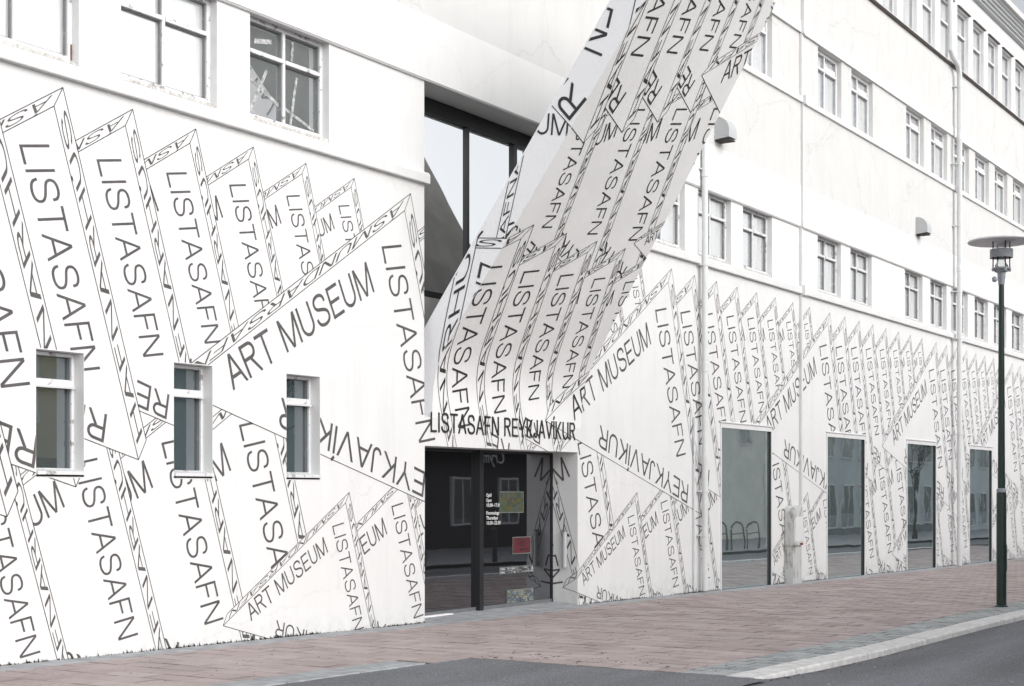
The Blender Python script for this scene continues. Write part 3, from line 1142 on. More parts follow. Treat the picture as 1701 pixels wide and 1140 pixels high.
def glyph_strokes(ch, w, res):
    h = w / 2
    n = 4 * res
    e = .15                                   # overshoot that is clipped off at cap height and baseline
    acc = []
    if ch in 'ÁÍÚ':
        ch2 = {'Á': 'A', 'Í': 'I', 'Ú': 'U'}[ch]
        base, wid = glyph_strokes(ch2, w, res)
        c = wid / 2
        return base + [([(c - .05, 1.09), (c + .07, 1.27)], 'accent')], wid
    if ch == 'A':
        sl = .40 / 1.0
        return [([(h - .0 - sl * e, -e), (.44 + sl * e, 1 + e)], 'c'), ([(.88 - h + sl * e, -e), (.44 - sl * e, 1 + e)], 'c'), ([(.16, .335), (.72, .335)], '')], .88
    if ch == 'V':
        sl = .40
        return [([(h - sl * e, 1 + e), (.44 + sl * e, -e)], 'c'), ([(.88 - h + sl * e, 1 + e), (.44 - sl * e, -e)], 'c')], .88
    if ch == 'L': return [([(h, 0), (h, 1)], ''), ([(w, h), (.62, h)], '')], .62
    if ch == 'I': return [([(h, 0), (h, 1)], '')], w
    if ch == 'T': return [([(0, 1 - h), (.80, 1 - h)], ''), ([(.40, 0), (.40, 1 - w)], '')], .80
    if ch == 'F': return [([(h, 0), (h, 1)], ''), ([(w, 1 - h), (.64, 1 - h)], ''), ([(w, .51), (.57, .51)], '')], .64
    if ch == 'E': return [([(h, 0), (h, 1)], ''), ([(w, 1 - h), (.68, 1 - h)], ''), ([(w, .515), (.63, .515)], ''), ([(w, h), (.70, h)], '')], .70
    if ch == 'H': return [([(h, 0), (h, 1)], ''), ([(.80 - h, 0), (.80 - h, 1)], ''), ([(w, .52), (.80 - w, .52)], '')], .80
    if ch == 'N':
        sl = (.80 - 2 * h - .02) / 1.0
        return [([(h, 0), (h, 1)], ''), ([(.80 - h, 0), (.80 - h, 1)], ''), ([(h + .01 - sl * e, 1 + e), (.80 - h - .01 + sl * e, -e)], 'c')], .80
    if ch == 'M':
        m = .50
        sl = m - h - .01
        return [([(h, 0), (h, 1)], ''), ([(1.0 - h, 0), (1.0 - h, 1)], ''), ([(h + .01 - sl * e, 1 + e), (m + sl * e, -e)], 'c'),
                ([(1 - h - .01 + sl * e, 1 + e), (m - sl * e, -e)], 'c')], 1.0
    if ch == 'U':
        return [([(h, 1), (h, .36)] + arc(.385, .36, .385 - h, .36 - h, 180, 360, n * 2)[1:] + [(.77 - h, 1)], '')], .77
    if ch == 'J':
        return [([(.50 - h, 1), (.50 - h, .27)] + arc(.25, .27, .25 - h, .27 - h, 0, -172, n)[1:], '')], .50
    if ch == 'R':
        return [([(h, 0), (h, 1)], ''), ([(w, 1 - h), (.46, 1 - h)] + arc(.46, .74, .25 - h + .02, .26 - h, 90, -90, n)[1:] + [(w, .48 + h)], ''),
                ([(.40, .50), (.73 + .33 * e / .5, -e)], 'c')], .76
    if ch == 'D':
        return [([(h, 0), (h, 1)], ''), ([(w, 1 - h), (.36, 1 - h)] + arc(.36, .5, .42 - h, .5 - h, 90, -90, n * 2)[1:] + [(w, h)], '')], .80
    if ch == 'K':
        return [([(h, 0), (h, 1)], ''), ([(h, .28), (.68 + .1, 1.0 + .115)], 'c'), ([(.27, .50), (.72 + .09, -.13)], 'c')], .76
    if ch == 'Y':
        return [([(.42, 0), (.42, .45)], ''), ([(.42 - .02, .43), (h - .40 * e / .6, 1 + e)], 'c'), ([(.42 + .02, .43), (.84 - h + .40 * e / .6, 1 + e)], 'c')], .84
    if ch == 'S': return [(spline(S_PTS, res), '')], .83
    return [], .30


def ribbon(pts, w):
    """quads along a polyline, joined at the mid-angle"""
    P = [np.array(p, float) for p in pts]
    L, Rr = [], []
    for i, p in enumerate(P):
        d0 = P[i] - P[i - 1] if i else P[1] - P[0]
        d1 = P[i + 1] - P[i] if i < len(P) - 1 else d0
        d0 = d0 / np.linalg.norm(d0)
        d1 = d1 / np.linalg.norm(d1)
        n = np.array((-d0[1] - d1[1], d0[0] + d1[0]))
        n /= np.linalg.norm(n)
        k = w / 2 / max(.5, n @ np.array((-d0[1], d0[0])))
        L.append(tuple(p + n * k))
        Rr.append(tuple(p - n * k))
    return [[Rr[i], Rr[i + 1], L[i + 1], L[i]] for i in range(len(P) - 1)]


_words = {}


def glyph(ch, w, res):
    key = (ch, w, res)
    if key in _words: return _words[key]
    st, wid = glyph_strokes(ch, w, res)
    done, out = [], []
    for pts, fl in st:
        new = []
        for q in ribbon(pts, w):
            if fl == 'c':
                for a, c, d in ((0, 1, 1), (0, -1, 0), (-1, 0, 0.0), (1, 0, wid)):
                    if q: q, _ = hp_split(q, a, c, d)
            if q: new.append(q)
        kept = subtract_all(new, done)
        for q in new:
            try: done.append(Convex([(round(a, 7), round(c, 7)) for a, c in q]))
            except Exception: pass
        out += kept
    _words[key] = (out, wid)
    return _words[key]


def word_polys(text, w, res, space=0.15):
    """convex pieces of a word, width 1 and cap height 1"""
    key = (text, w, res, 'word')
    if key in _words: return _words[key]
    x, out = 0.0, []
    for ch in text:
        g, wid = glyph(ch, w, res)
        tight = 0.05 if ch in 'AVYTÁJ' else 0.0
        x -= tight
        out.append([[(x + a, c) for a, c in q] for q in g])
        x += wid + space - tight
    x -= space
    out = [[[(a / x, c) for a, c in q] for q in g] for g in out]
    _words[key] = (out, x)
    return _words[key]


def quadmap(P, b0, b1, u0, u1):
    b0x, b0z = b0
    dx, dz = b1[0] - b0[0], b1[1] - b0[1]
    ux, uz = u0
    vx, vz = u1[0] - u0[0], u1[1] - u0[1]
    return [[(b0x + dx * a + (ux + vx * a) * c, b0z + dz * a + (uz + vz * a) * c) for a, c in q] for q in P]


L_, B_, E_ = np.array((-3.977, -2.50)), np.array((1.26, -3.93)), np.array((0.125, 0.237))


class LetteredBox:
    """a triangular prism drawn on the wall: three edges with words on its face, words on two of its sides"""
    def __init__(s, P, k, res):
        s.P, s.k = np.array(P), k
        L, B, E = L_ * k, B_ * k, E_ * k
        P = s.P
        s.hull = Convex([P + L, P + B, P, P + L + E, P + B + E, P + E])
        s.lo, s.hi = s.hull.lo, s.hull.hi
        s.res = res

    def polys(s):
        P, k = s.P, s.k
        L, B, E = L_ * k, B_ * k, E_ * k
        out = []
        def word(t, b0, b1, u0, u1, sw):
            G, _ = word_polys(t, sw, s.res)
            for g in G:
                out.extend(quadmap(g, P + np.array(b0) * k, P + np.array(b1) * k, np.array(u0) * k, np.array(u1) * k))
        word('LISTASAFN', (-.482, -.522), (.312, -2.95), (.411, .080), (.358, .055), .092)
        word('ART MUSEUM', (-3.12, -2.46), (-.62, -1.10), (-.205, .33), (-.17, .35), .108)
        word('REYKJAVÍKUR', (.775, -3.415), (-2.34, -2.50), (-.055, -.33), (-.07, -.33), .108)
        e = E_
        d = L_
        word('ÁSMUNDARSAFN', e * .86 + d * .035 - e * 0, e * .86 + d * .965, -e * .70, -e * .70, .11)
        word('HAFNARHÚS', B_ * .965 + e * .84, B_ * .045 + e * .84, -e * .66, -e * .66, .11)
        w = 0.0108 * (0.55 + 0.45 * k)
        def line(p, q):
            p, q = np.array(p), np.array(q)
            dd = q - p
            n = max(1, int(np.linalg.norm(dd) / 0.45))
            nn = np.array((-dd[1], dd[0])) / np.linalg.norm(dd) * w / 2
            for i in range(n):
                a, c = p + dd * i / n, p + dd * (i + 1) / n
                out.append([tuple(a - nn), tuple(c - nn), tuple(c + nn), tuple(a + nn)])
        for p, q in ((L, (0, 0)), ((0, 0), B), (B, L), (L, L + E), (L + E, E), (E, (0, 0)), (E, B + E), (B + E, B)):
            line(P + np.array(p), P + np.array(q))
        return out


boxes = []
V = 5.36
for g in range(5, -2, -1):                       # front to back: the group furthest right first
    mx = 8.09 + 7.41 * g
    for k in range(8):
        s = 1 - k / 14
        z0 = (5.64 - 0.018 * k) if g <= 0 else (5.52 if g == 1 else 5.485)
        s = 1 - k / 14
        for v in (0, V):
            if v and g not in (1, 2): continue
            P = np.array((mx + 0.895 * k, z0 + v)) - E_ * s
            if v:
                P = P + np.array((-0.17, 0))
                if g == 2:
                    if k: continue
                    P = P + L_ * s - L_ * 0.86
                    s = 0.86
            boxes.append((v, LetteredBox(P, s, 2 if mx < 26 else 1)))
for g in range(5, -3, -1):
    for j in range(6):
        s = 0.53 + 0.067 * j
        nb = np.array((14.541 + 7.41 * g + 1.238 * j, 0.054 + 0.072 * j))
        P = nb - s * np.array((0.664, -2.867))
        for v in (0, V):
            if v and g not in (-1, 0, 1): continue
            s = 0.53 + 0.067 * j
            P = nb - s * np.array((0.664, -2.867))
            if v:
                P = P + np.array((-0.17, v))
                if g == 1:
                    if j: continue
                    P = np.array((19.25, 5.62)) - L_ * 0.40
                    s = 0.40
            boxes.append((v, LetteredBox(P, s, 2 if nb[0] < 26 else 1)))
for v, bx in boxes: bx.v = v
boxes = [bx for _, bx in boxes]

holes2d = [rect(a - .004, c + .004, 1.84, 3.07) for a, c in small]
holes2d += [rect(a - .004, c + .004, -1, 2.99) for a, c in shop]
holes2d += [rect(DOOR[0], DOOR[1], -1, DOOR[3]), rect(RECESS[0], RECESS[1], RECESS[2], 8)]
holes2d += [rect(27.9, 27.9001, 0, 0.0001)]
wall_rect = rect(5.0, 50.0, -0.6, 5.67)
slab_rect = rect(SX0 + .004, SX1 - .004, T0, T1 - .02)
side_rect = rect(SX0 - TH + .02, SX0 - .002, 3.0, T1 - .02)
rev_rect = rect(19.75 - 0.45, 19.75 - .003, -0.3, 2.30)
TLEV = [T0 + 0.1 * i for i in range(14)]


def emit(b, polys, fn):
    for p in polys:
        a = sum(p[i][0] * p[(i + 1) % len(p)][1] - p[(i + 1) % len(p)][0] * p[i][1] for i in range(len(p)))
        if abs(a) < 2e-7: continue
        if a < 0: p = p[::-1]
        b.face([fn(q) for q in p])


def overlap(bx, r):
    return not (bx.lo[0] > r.hi[0] or bx.hi[0] < r.lo[0] or bx.lo[1] > r.hi[1] or bx.hi[1] < r.lo[1])


def clip_list(polys, r):
    out = []
    for p in polys:
        q = r.clip(p)
        if q: out.append(q)
    return out


for n, bx in enumerate(boxes):
    zones = [r for r in (wall_rect, slab_rect, side_rect, rev_rect) if overlap(bx, r)]
    if not zones: continue
    occ = [o.hull for o in boxes[:n] if overlap(bx, o.hull)]
    polys = subtract_all(bx.polys(), occ)
    if not polys: continue
    if overlap(bx, wall_rect) and not bx.v:
        hs_ = [h for h in holes2d if overlap(bx, h)]
        pl = subtract_all(clip_list(polys, wall_rect), hs_)
        # keep clear of the ground
        pl = [p for p in pl if max(q[1] for q in p) > zg(p[0][0]) + 0.012]
        if pl:
            b = MB()
            emit(b, pl, lambda q: (q[0], -0.0022, q[1]))
            b.build('painted_lettering', M['paint'], museum)
    if overlap(bx, slab_rect):
        pl = clip_list(polys, slab_rect)
        for t in TLEV:
            nx = []
            for p in pl:
                a, c = hp_split(p, 0, 1, t)
                if a: nx.append(a)
                if c: nx.append(c)
            pl = nx
        if pl:
            b = MB()
            emit(b, pl, lambda q: slab_pt(q[0], q[1], 0.0035))
            b.build('painted_lettering', M['slab_paint_shaded'], slab)
    if overlap(bx, side_rect):
        pl = clip_list(polys, side_rect)
        if pl:
            b = MB()
            def fn(q):
                u = SX0 - q[0]
                p = slab_pt(SX0, q[1], -u)
                return (SX0 - 0.10 * u / TH - 0.004, p[1], p[2])
            emit(b, pl, fn)
            b.build('painted_lettering', M['slab_paint_shaded'], slab)
    if overlap(bx, rev_rect):
        pl = clip_list(polys, rev_rect)
        if pl:
            b = MB()
            emit(b, pl, lambda q: (19.7475, 19.75 - q[0], q[1]))
            b.build('painted_lettering', M['paint'], museum)


# ------------------------------------------------------------------ raised sign over the door
def letters(text, x0, x1, z, h, y, depth, m, parent, name, w):
    G, _ = word_polys(text, w, 3, 0.20)
    for g in G:
        if not g: continue
        b = MB()
        edges = {}
        for q in g:
            ar = sum(q[i][0] * q[(i + 1) % len(q)][1] - q[(i + 1) % len(q)][0] * q[i][1] for i in range(len(q)))
            if abs(ar) < 1e-8: continue
            if ar < 0: q = q[::-1]
            pts = [(x0 + (x1 - x0) * p[0], z + h * p[1]) for p in q]
            b.face([(p[0], y, p[1]) for p in pts])
            for i in range(len(pts)):
                k = (tuple(np.round(pts[i], 4)), tuple(np.round(pts[(i + 1) % len(pts)], 4)))
                if (k[1], k[0]) in edges: del edges[(k[1], k[0])]
                else: edges[k] = 1
        for p, q in edges:
            b.face([(p[0], y, p[1]), (p[0], y + depth, p[1]), (q[0], y + depth, q[1]), (q[0], y, q[1])])
        b.build(name, m, parent)


letters('LISTASAFN REYKJAVÍKUR', 15.935, 19.66, 2.487, 0.262, -0.014, 0.0105, M['signmetal'], museum, 'sign_letter', 0.105)


def flat_text(text, x0, z, h, y, m, parent, name, width):
    cu = bpy.data.curves.new('t', 'FONT')
    cu.body = text
    cu.resolution_u = 2
    cu.offset = 0.006
    ob = bpy.data.objects.new('t', cu)
    COL.objects.link(ob)
    me = bpy.data.meshes.new_from_object(ob.evaluated_get(bpy.context.evaluated_depsgraph_get()))
    me.calc_loop_triangles()
    co = np.array([v.co[:2] for v in me.vertices])
    x1 = co[:, 0].max()
    b = MB()
    for t in me.loop_triangles:
        b.face([(x0 + width * co[i][0] / x1, y, z + h * co[i][1] / .7) for i in t.vertices])
    bpy.data.objects.remove(ob)
    bpy.data.curves.remove(cu)
    bpy.data.meshes.remove(me)
    return b.build(name, m, parent)


for i, (t, dz) in enumerate((('Opið', 0), ('Open', .072), ('10.00–17.00', .144), ('Fimmtudaga', .255), ('Thursdays', .327), ('10.00–22.00', .399))):
    flat_text(t, 17.93, 1.635 - dz, 0.050, yd - .002, M['printwhite'], door, 'opening_hours', 0.034 * len(t) * (1.0 if len(t) > 5 else 1.0))

# ------------------------------------------------------------------ things stuck to the door glass
def patch(name, x0, x1, z0, z1, y, cols, label, cat, seed=1, nx=10, nz=8, crumple=0.0):
    root = empty(name, ((x0 + x1) / 2, y, z0), label, cat)
    rnd = random.Random(seed)
    ms = [mat(name + '_print', c, 0.6) for c in cols]
    b = MB()
    for i in range(nx):
        for j in range(nz):
            a, c = x0 + (x1 - x0) * i / nx, x0 + (x1 - x0) * (i + 1) / nx
            p, q = z0 + (z1 - z0) * j / nz, z0 + (z1 - z0) * (j + 1) / nz
            yy = y - crumple * rnd.random()
            b.face([(a, yy, p), (c, yy - crumple * rnd.random(), p), (c, yy, q), (a, yy - crumple * rnd.random(), q)], rnd.randrange(len(ms)))
    b.build('printed_sheet', ms, root)
    b = MB()
    e = 0.012
    b.box(x0 - e, x1 + e, y + .0006, y + .0016, z0 - e, z1 + e)
    b.build('paper_border', mat(name + '_border', (0.16, 0.175, 0.165), 0.6), root)
    adopt(root)
    return root


bpy.context.view_layer.update()
patch('poster', 18.29, 18.92, 1.41, 1.70, yd - .004, [(.065, .06, .022), (.085, .078, .028), (.06, .085, .05), (.08, .08, .075), (.04, .06, .05)],
      'yellow and green patterned poster on the dark entrance glass', 'poster', 4)
pr = patch('notice', 18.64, 19.12, 0.80, 1.03, yd - .004, [(.105, .022, .028), (.09, .020, .026)],
           'red notice card stuck low on the dark entrance glass', 'notice', 5, 4, 3)
b = MB()
for (a, c, p, q) in ((18.80, 18.96, 0.985, 1.0), (18.80, 18.815, .93, .985), (18.945, 18.96, .95, .985), (18.87, 18.96, .945, .958), (18.83, 18.93, .905, .92), (18.82, 18.98, .845, .865)):
    b.box(a, c, yd - .0055, yd - .0045, p, q)
em_ = b.build('emblem', M['black'], pr)
bpy.context.view_layer.update()
em_.matrix_parent_inverse = pr.matrix_world.inverted()
patch('newspaper', 18.47, 19.18, 0.085, 0.26, yd - .006, [(.17, .19, .19), (.10, .13, .16), (.22, .22, .20), (.13, .13, .09)],
      'crumpled printed paper at the foot of the entrance glass', 'paper', 8, 12, 6, 0.012)
patch('plastic_wrap', 18.28, 19.16, 0.52, 0.60, yd - .005, [(.16, .165, .165), (.06, .06, .06), (.33, .34, .34)],
      'torn shiny strip of plastic wrap stuck across the entrance glass', 'plastic strip', 9, 16, 3, 0.02)

# ------------------------------------------------------------------ pipes, conduits, vents on the facade
def pipe(pts, r, brackets, joints, nm='downpipe'):
    b = MB()
    b.tube(pts, r, 14)
    p = b.build(nm, M['pipe'], museum, smooth=True)
    x, y = pts[0][0], pts[0][1]
    for z in brackets:
        k = MB()
        k.lathe([(r + .012, z - .02), (r + .012, z + .02)], (x, y), 14)
        k.box(x - r - .06, x - r + .01, y + .03, -0.0, z - .012, z + .012)
        k.box(x - .015, x + .015, y + r - .01, 0.0, z - .012, z + .012)
        k.build('bracket', M['pipe'], p)
    for z in joints:
        k = MB()
        k.lathe([(r, z - .09), (r + .01, z - .085), (r + .01, z + .06), (r, z + .065)], (x, y), 14, cap=False)
        k.build('collar', M['pipe'], p)
    return p


pipe([(23.98, -0.115, -0.02), (23.98, -0.115, 12.6)], 0.054, [0.95, 1.72, 3.3, 5.68, 7.35], [0.85, 2.3, 3.9, 7.3])
pipe([(39.08, -0.20, -0.2), (39.08, -0.20, 12.55), (38.9, -0.20, 12.75), (38.5, -0.20, 12.83), (38.28, -0.20, 12.95), (38.28, -0.2, 15.1)],
     0.066, [1.1, 3.2, 5.68, 6.9, 8.6, 10.2, 12.2], [1.0, 4.2, 7.5, 10.9])
b = MB()
b.tube([(23.72, -.04, -.02), (23.72, -.04, 3.0)], .018, 8)
b.build('cable', M['pipe'], museum)
b = MB()
b.box(28.60, 28.68, -0.058, -0.002, 0.0, 5.68)
b.box(28.60, 28.68, -0.13, -0.06, 5.66, 5.86)
b.box(28.60, 28.68, -0.060, -0.002, 5.84, 7.03)
b.box(28.60, 28.68, -0.09, -0.045, 7.03, 9.52)
b.box(28.60, 28.68, -0.15, -0.08, 9.50, 9.68)
b.box(28.60, 28.68, -0.060, -0.002, 9.66, 10.93)
b.box(28.60, 28.68, -0.11, -0.045, 10.93, 12.70)
b.build('conduit', M['trim'], museum)
for x0, z0 in ((24.52, 7.98), (35.95, 7.95)):
    b = MB()
    w, d, h = 0.33, 0.30, 0.42
    prof = [(-0.03, z0), (-0.03 - d, z0 + 0.03)]
    for k in range(9):
        a = R(90 * k / 8)
        prof.append((-0.03 - d * math.cos(a), z0 + 0.14 + (h - 0.14) * math.sin(a)))
    b.prism(prof[::-1], 'x', x0, x0 + w)
    vh = b.build('vent_hood', M['hood'], museum)
    b = MB()
    b.box(x0 + .02, x0 + w - .02, -0.03 - d + .02, -0.045, z0 - .012, z0 + .004)
    b.build('vent_mouth', M['hoodin'], vh)
bpy.context.view_layer.update()
adopt(museum)

# ------------------------------------------------------------------ moss and soot along the foot of the wall
b = MB()
rr = random.Random(11)
def tuft(x, y0, dens):
    z = zg(x)
    for i in range(dens):
        xx = x + rr.gauss(0, .05)
        h = min(0.05, max(0.004, rr.expovariate(1 / 0.010)))
        w = rr.uniform(.005, .016)
        y = -0.004 - rr.random() * .022
        b.face([(xx - w, y, z - .01), (xx + w, y - .004, z - .01), (xx + rr.uniform(-.006, .006), -0.004, z + h)])
x = 5.0
while x < 46.5:
    inhole = any(a - .02 < x < c + .02 for a, c in shop) or DOOR[0] - .02 < x < DOOR[1] + .25
    if not inhole:
        k = 0.5 + 0.5 * math.sin(x * 2.3) * math.sin(x * 0.71 + 1)
        if rr.random() < 0.45 + 0.55 * k:
            tuft(x, 0, 3 + int(14 * k))
    x += 0.016
ms = b.build('moss', M['moss'])
tag(ms, 'dark moss and weeds growing along the foot of the white wall', 'moss', kind='stuff')

# ------------------------------------------------------------------ meter cabinet
cx0, cx1 = 27.82, 28.28
cz = zg(28) - .01
cab = empty('meter_cabinet', ((cx0 + cx1) / 2, -.1, cz), 'weathered white meter cabinet with rounded top against the lettered wall', 'cabinet')
b = MB()
b.box(cx0 + .01, cx1 - .01, -0.19, -0.006, cz, 0.66)
for i in range(5):
    xx = cx0 + .06 + i * 0.082
    b.box(xx, xx + .03, -0.198, -0.19, cz + .03, 0.62)
b.build('base', M['cabinet'], cab, bevel=.006)
b = MB()
prof = [(cx0, 0.67), (cx1, 0.67), (cx1, 1.28)]
for k in range(1, 8):
    a = R(90 * k / 8)
    prof.append((cx1 - .16 + .16 * math.cos(a), 1.28 + .16 * math.sin(a)))
for k in range(1, 9):
    a = R(90 + 90 * k / 8)
    prof.append((cx0 + .16 + .16 * math.cos(a), 1.28 + .16 * math.sin(a)))
b.prism(prof, 'y', -0.225, -0.008)
hd = b.build('housing', M['cabinet'], cab, bevel=.008)
b = MB()
b.box(cx0 - .006, cx1 + .006, -0.232, -0.008, 0.655, 0.675)
b.build('rim', M['cabinet'], cab)
b = MB()
b.box(cx0 + .04, cx1 - .04, -0.229, -0.2255, 0.74, 1.22)
b.build('door_panel', M['trim'], cab)
b = MB()
b.box(cx1 - .2, cx1 - .04, -0.2335, -0.232, 0.66, 0.70)
b.build('rust_patch', M['rust'], cab)
bpy.context.view_layer.update()
adopt(cab)

# ------------------------------------------------------------------ street lamp
lx, ly = 23.464, -5.346
lz = zg(lx)
lamp = empty('street_lamp', (lx, ly, lz), 'dark green street lamp with wide flat shade at the kerb edge', 'street lamp')
b = MB()
b.lathe([(0.074, lz - .05), (0.074, 1.66), (0.066, 1.72), (0.066, 1.73)], (lx, ly), 24)
b.build('base_sleeve', M['lampgreen'], lamp, smooth=True)
b = MB()
b.box(lx - .035, lx + .035, ly - .0775, ly - .070, lz + .55, lz + .95)
b.build('access_door', M['lampgreen'], lamp, bevel=.002)
b = MB()
b.lathe([(0.10, lz - .03), (0.10, lz + .012), (0.078, lz + .03)], (lx, ly), 24)
b.build('base_flange', M['lampgreen'], lamp, smooth=True)
b = MB()
b.lathe([(0.070, 1.70), (0.072, 1.745), (0.058, 1.76)], (lx, ly), 24)
b.build('collar', M['lampgrey'], lamp, smooth=True)
b = MB()
b.lathe([(0.055, 1.70), (0.048, 3.2), (0.040, 4.92)], (lx, ly), 24)
b.build('pole', M['lampgreen'], lamp, smooth=True)
b = MB()
b.lathe([(0.046, 4.88), (0.058, 5.0), (0.062, 5.07), (0.10, 5.08), (0.105, 5.10), (0.135, 5.115), (0.14, 5.14), (0.06, 5.15)], (lx, ly), 24)
b.build('lantern_base', M['lampgrey'], lamp, smooth=True)
b = MB()
b.lathe([(0.085, 5.15), (0.10, 5.17), (0.055, 5.24), (0.05, 5.45), (0.06, 5.50)], (lx, ly), 20)
b.build('glass_chimney', M['chimney'], lamp, smooth=True)
for a in (40, 130, 220, 310):
    px, py = lx + .135 * math.cos(R(a)), ly + .135 * math.sin(R(a))
    b = MB()
    b.tube([(px, py, 5.10), (px, py, 5.56)], .0095, 8)
    b.build('rod', M['black'], lamp)
    b = MB()
    b.tube([(px - .0, py, 5.085), (px, py, 5.13)], .02, 8)
    b.build('rod_nut', M['lampgrey'], lamp)
ring = MB()
for k in range(6):
    z = 5.295 + k * 0.022
    ring.lathe([(0.155, z), (0.170, z - .004), (0.172, z + .017), (0.155, z + .019), (0.155, z)], (lx, ly), 28, cap=False)
ring.build('louvre_ring', M['lampgrey'], lamp, smooth=True)
b = MB()
b.lathe([(0.16, 5.545), (0.30, 5.545), (0.495, 5.530), (0.502, 5.542), (0.495, 5.558), (0.30, 5.585), (0.10, 5.60), (0.02, 5.605)], (lx, ly), 48)
b.build('shade', M['lampshade'], lamp, smooth=True)
b = MB()
b.lathe([(0.05, 5.49), (0.13, 5.535), (0.15, 5.544)], (lx, ly), 24)
b.build('reflector', M['lampshade'], lamp, smooth=True)
b = MB()
b.tube([(lx - .05, ly + .02, 4.95), (lx - .14, ly + .05, 4.95)], .010, 8)
b.lathe([(0.01, 4.905), (0.038, 4.925), (0.042, 4.955), (0.03, 4.985), (0.008, 4.995)], (lx - .165, ly + .06), 12)
b.build('sensor', M['lampgrey'], lamp, smooth=True)
bpy.context.view_layer.update()
adopt(lamp)

# ------------------------------------------------------------------ the far side of the street, seen in the glass
fp = sheet('far_pavement', M['edge'], -40, 200, -17.2, -9.2, 0.02)


def facade(name, x0, x1, h, col, base, label, wins, y=-17.0, base_h=0.0, roof='flat', door_at=None):
    z = zg((x0 + x1) / 2)
    root = empty(name, ((x0 + x1) / 2, y - 4, z), label, 'building')
    b = MB()
    b.box(x0, x1, y - 8, y, z - 1, z + h)
    b.build('wall', mat(name + '_render', col, 0.85, var=0.12, scale=0.8), root)
    if base_h:
        b = MB()
        b.box(x0 + .01, x1 - .01, y, y + .04, z - .5, z + base_h)
        b.build('plinth', mat(name + '_base', base, 0.8, var=0.2, scale=1.5), root)
    b = MB()
    if roof == 'gable':
        b.prism([(y + .3, z + h), (y - 4, z + h + 2.6), (y - 8.3, z + h)], 'x', x0 - .1, x1 + .1)
    else:
        b.box(x0 - .1, x1 + .1, y - 8.1, y + .15, z + h, z + h + .25)
    b.build('roof', mat(name + '_roof', (0.10, 0.10, 0.11), 0.7), root)
    for (a, c, p, q) in wins:
        f = MB()
        t = .07
        yy = y + .06
        f.box(a - t, a, y - .02, yy + .03, z + p - t, z + q + t)
        f.box(c, c + t, y - .02, yy + .03, z + p - t, z + q + t)
        f.box(a, c, y - .02, yy + .03, z + q, z + q + t)
        f.box(a, c, y - .02, yy + .05, z + p - t, z + p)
        f.box((a + c) / 2 - .03, (a + c) / 2 + .03, y - .02, yy + .02, z + p, z + q)
        w = f.build('window', M['trim'], root)
        g = MB()
        g.box(a, c, y - .01, yy, z + p, z + q)
        g.build('pane', M['glass_small'], w)
    bpy.context.view_layer.update()
    adopt(root)
    return root


def grid(x0, x1, n, w, rows):
    out = []
    for i in range(n):
        c = x0 + (x1 - x0) * (i + .5) / n
        for p, q in rows: out.append((c - w / 2, c + w / 2, p, q))
    return out


facade('town_house', 12.0, 25.2, 7.2, (0.52, 0.42, 0.22), (0.17, 0.105, 0.05), 'cream house on a brown base across the street', grid(12, 25, 4, 1.2, [(3.4, 5), (6, 7.4)]), base_h=2.55)
facade('town_house', 25.4, 35.4, 6.0, (0.20, 0.27, 0.285), (0, 0, 0), 'blue grey house with a steep gable across the street', grid(25.4, 35.4, 3, 1.0, [(3.6, 5.0)]), roof='gable')
facade('shop_building', 35.6, 52.6, 7.4, (0.022, 0.022, 0.024), (0.03, 0.03, 0.03), 'dark shop building opposite the museum entrance',
       grid(35.6, 52.6, 6, 1.1, [(0.9, 2.4)]) + grid(35.6, 52.6, 6, 1.1, [(4.5, 6.2)]))
e_b = facade('town_house', 53.0, 70.5, 7.4, (0.78, 0.78, 0.72), (0, 0, 0), 'pale rendered building behind the bicycle hoops across the street',
             [(66.9, 70.0, 0.6, 3.4)] + grid(53, 66, 4, 1.2, [(4.4, 6.0)]))
facade('office_building', 71.0, 96.0, 7.6, (0.52, 0.56, 0.57), (0.16, 0.18, 0.19), 'long grey office building further along the far pavement', grid(71, 96, 9, 1.7, [(0.5, 2.7), (4.2, 5.8)]), base_h=0.4)
facade('office_building', 96.5, 140, 8.0, (0.58, 0.61, 0.62), (0, 0, 0), 'last grey blue building at the far end of the street', grid(96.5, 140, 14, 1.9, [(0.5, 2.6), (4.4, 5.9)]))
cu = bpy.data.curves.new('t', 'FONT')
cu.body = 'Crymo'
cu.shear = 0.25
ob = bpy.data.objects.new('t', cu)
COL.objects.link(ob)
me = bpy.data.meshes.new_from_object(ob.evaluated_get(bpy.context.evaluated_depsgraph_get()))
me.calc_loop_triangles()
b = MB()
for t in me.loop_triangles:
    b.face([(45.3 - me.vertices[i].co[0] * 0.62, -16.96, 2.75 + me.vertices[i].co[1] * 0.62) for i in t.vertices][::-1])
bpy.data.objects.remove(ob)
bpy.data.curves.remove(cu)
sg = b.build('shop_sign', M['printwhite'])
tag(sg, 'white slanted shop lettering on the dark front across the street', 'sign')
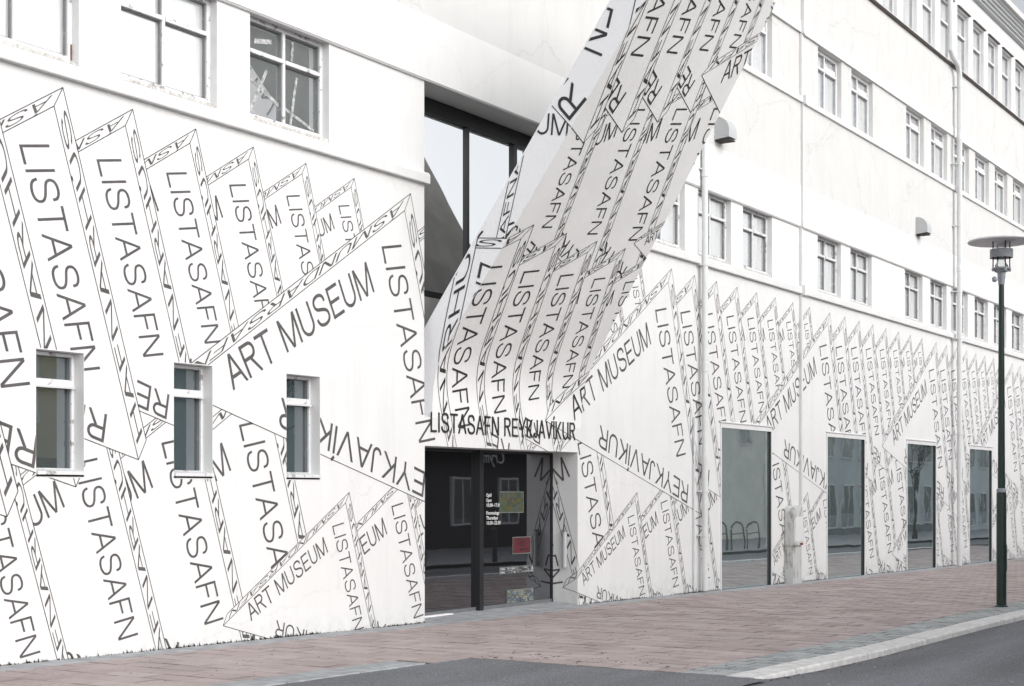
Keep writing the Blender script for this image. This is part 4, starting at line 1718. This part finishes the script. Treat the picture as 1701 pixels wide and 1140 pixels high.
for i in range(4):
    x0 = 44.6 + i * 1.35
    z = zg(x0) + .02
    b = MB()
    b.tube([(x0, -9.9, z)] + [(x0 + .52 - .52 * math.cos(R(a)), -9.9, z + .68 + .26 * math.sin(R(a))) for a in range(0, 181, 20)] + [(x0 + 1.04, -9.9, z)], .032, 8)
    b.tube([(x0, -9.9, z + .55), (x0 + 1.04, -9.9, z + .55)], .02, 8)
    tag(b.build('bicycle_hoop', M['black']), ('black bicycle hoop nearest the dark shop across the street', 'second black bicycle hoop in the row across the street', 'third black bicycle hoop in the row across the street', 'black bicycle hoop nearest the tall white post across the street')[i], 'bicycle rack', 'bicycle hoops across the street')
for i, (px, py) in enumerate(((28.6, -9.45), (30.1, -9.45), (33.2, -9.45))):
    z = zg(px)
    b = MB()
    b.lathe([(.06, z), (.06, z + .8), (.07, z + .83), (.07, z + .9), (.02, z + .96)], (px, py), 12)
    tag(b.build('bollard', M['black']), ('black bollard before the blue grey gabled house across the street', 'middle black bollard of three on the far kerb', 'black bollard nearest the dark shop across the street')[i], 'bollard', 'bollards across the street')
for i, (px, py, lb) in enumerate(((49.6, -9.5, 'tall white post beside the bicycle hoops across the street'), (35.6, -9.6, 'tall white post in front of the dark shop across the street'), (60.3, -9.5, 'tall white post before the long grey office building'))):
    z = zg(px)
    b = MB()
    b.lathe([(.14, z), (.14, z + .12), (.07, z + .16), (.055, z + 5.2), (.02, z + 5.25)], (px, py), 12)
    tag(b.build('street_post', M['trim']), lb, 'post')
for i, (px, py, hh, lb) in enumerate(((24.6, -10.6, 5.0, 'bare young tree before the blue grey gabled house'), (69.5, -10.6, 5.6, 'bare tree before the long grey office building'))):
    t = empty('bare_tree', (px, py, zg(px)), lb, 'tree')
    rr = random.Random(20 + i)
    b = MB()
    z = zg(px)
    b.tube([(px, py, z), (px + .05, py, z + 1.2), (px, py + .05, z + 2.2)], [.09, .07, .055], 8)
    b.build('trunk', M['moss'], t)
    b = MB()
    def grow(p, d, l, r, n):
        q = p + d * l
        b.tube([tuple(p), tuple(q)], [r, r * .65], 5)
        if n:
            for k in range(3):
                dd = d + np.array((rr.uniform(-.7, .7), rr.uniform(-.7, .7), rr.uniform(-.1, .5)))
                grow(p + d * l * rr.uniform(.6, 1), dd / np.linalg.norm(dd), l * .72, r * .6, n - 1)
    for k in range(4):
        grow(np.array((px, py + .05, z + 2.1)), np.array((rr.uniform(-.5, .5), rr.uniform(-.5, .5), .8)), hh * .26, .035, 4)
    b.build('crown', M['moss'], t)
    bpy.context.view_layer.update()
    adopt(t)
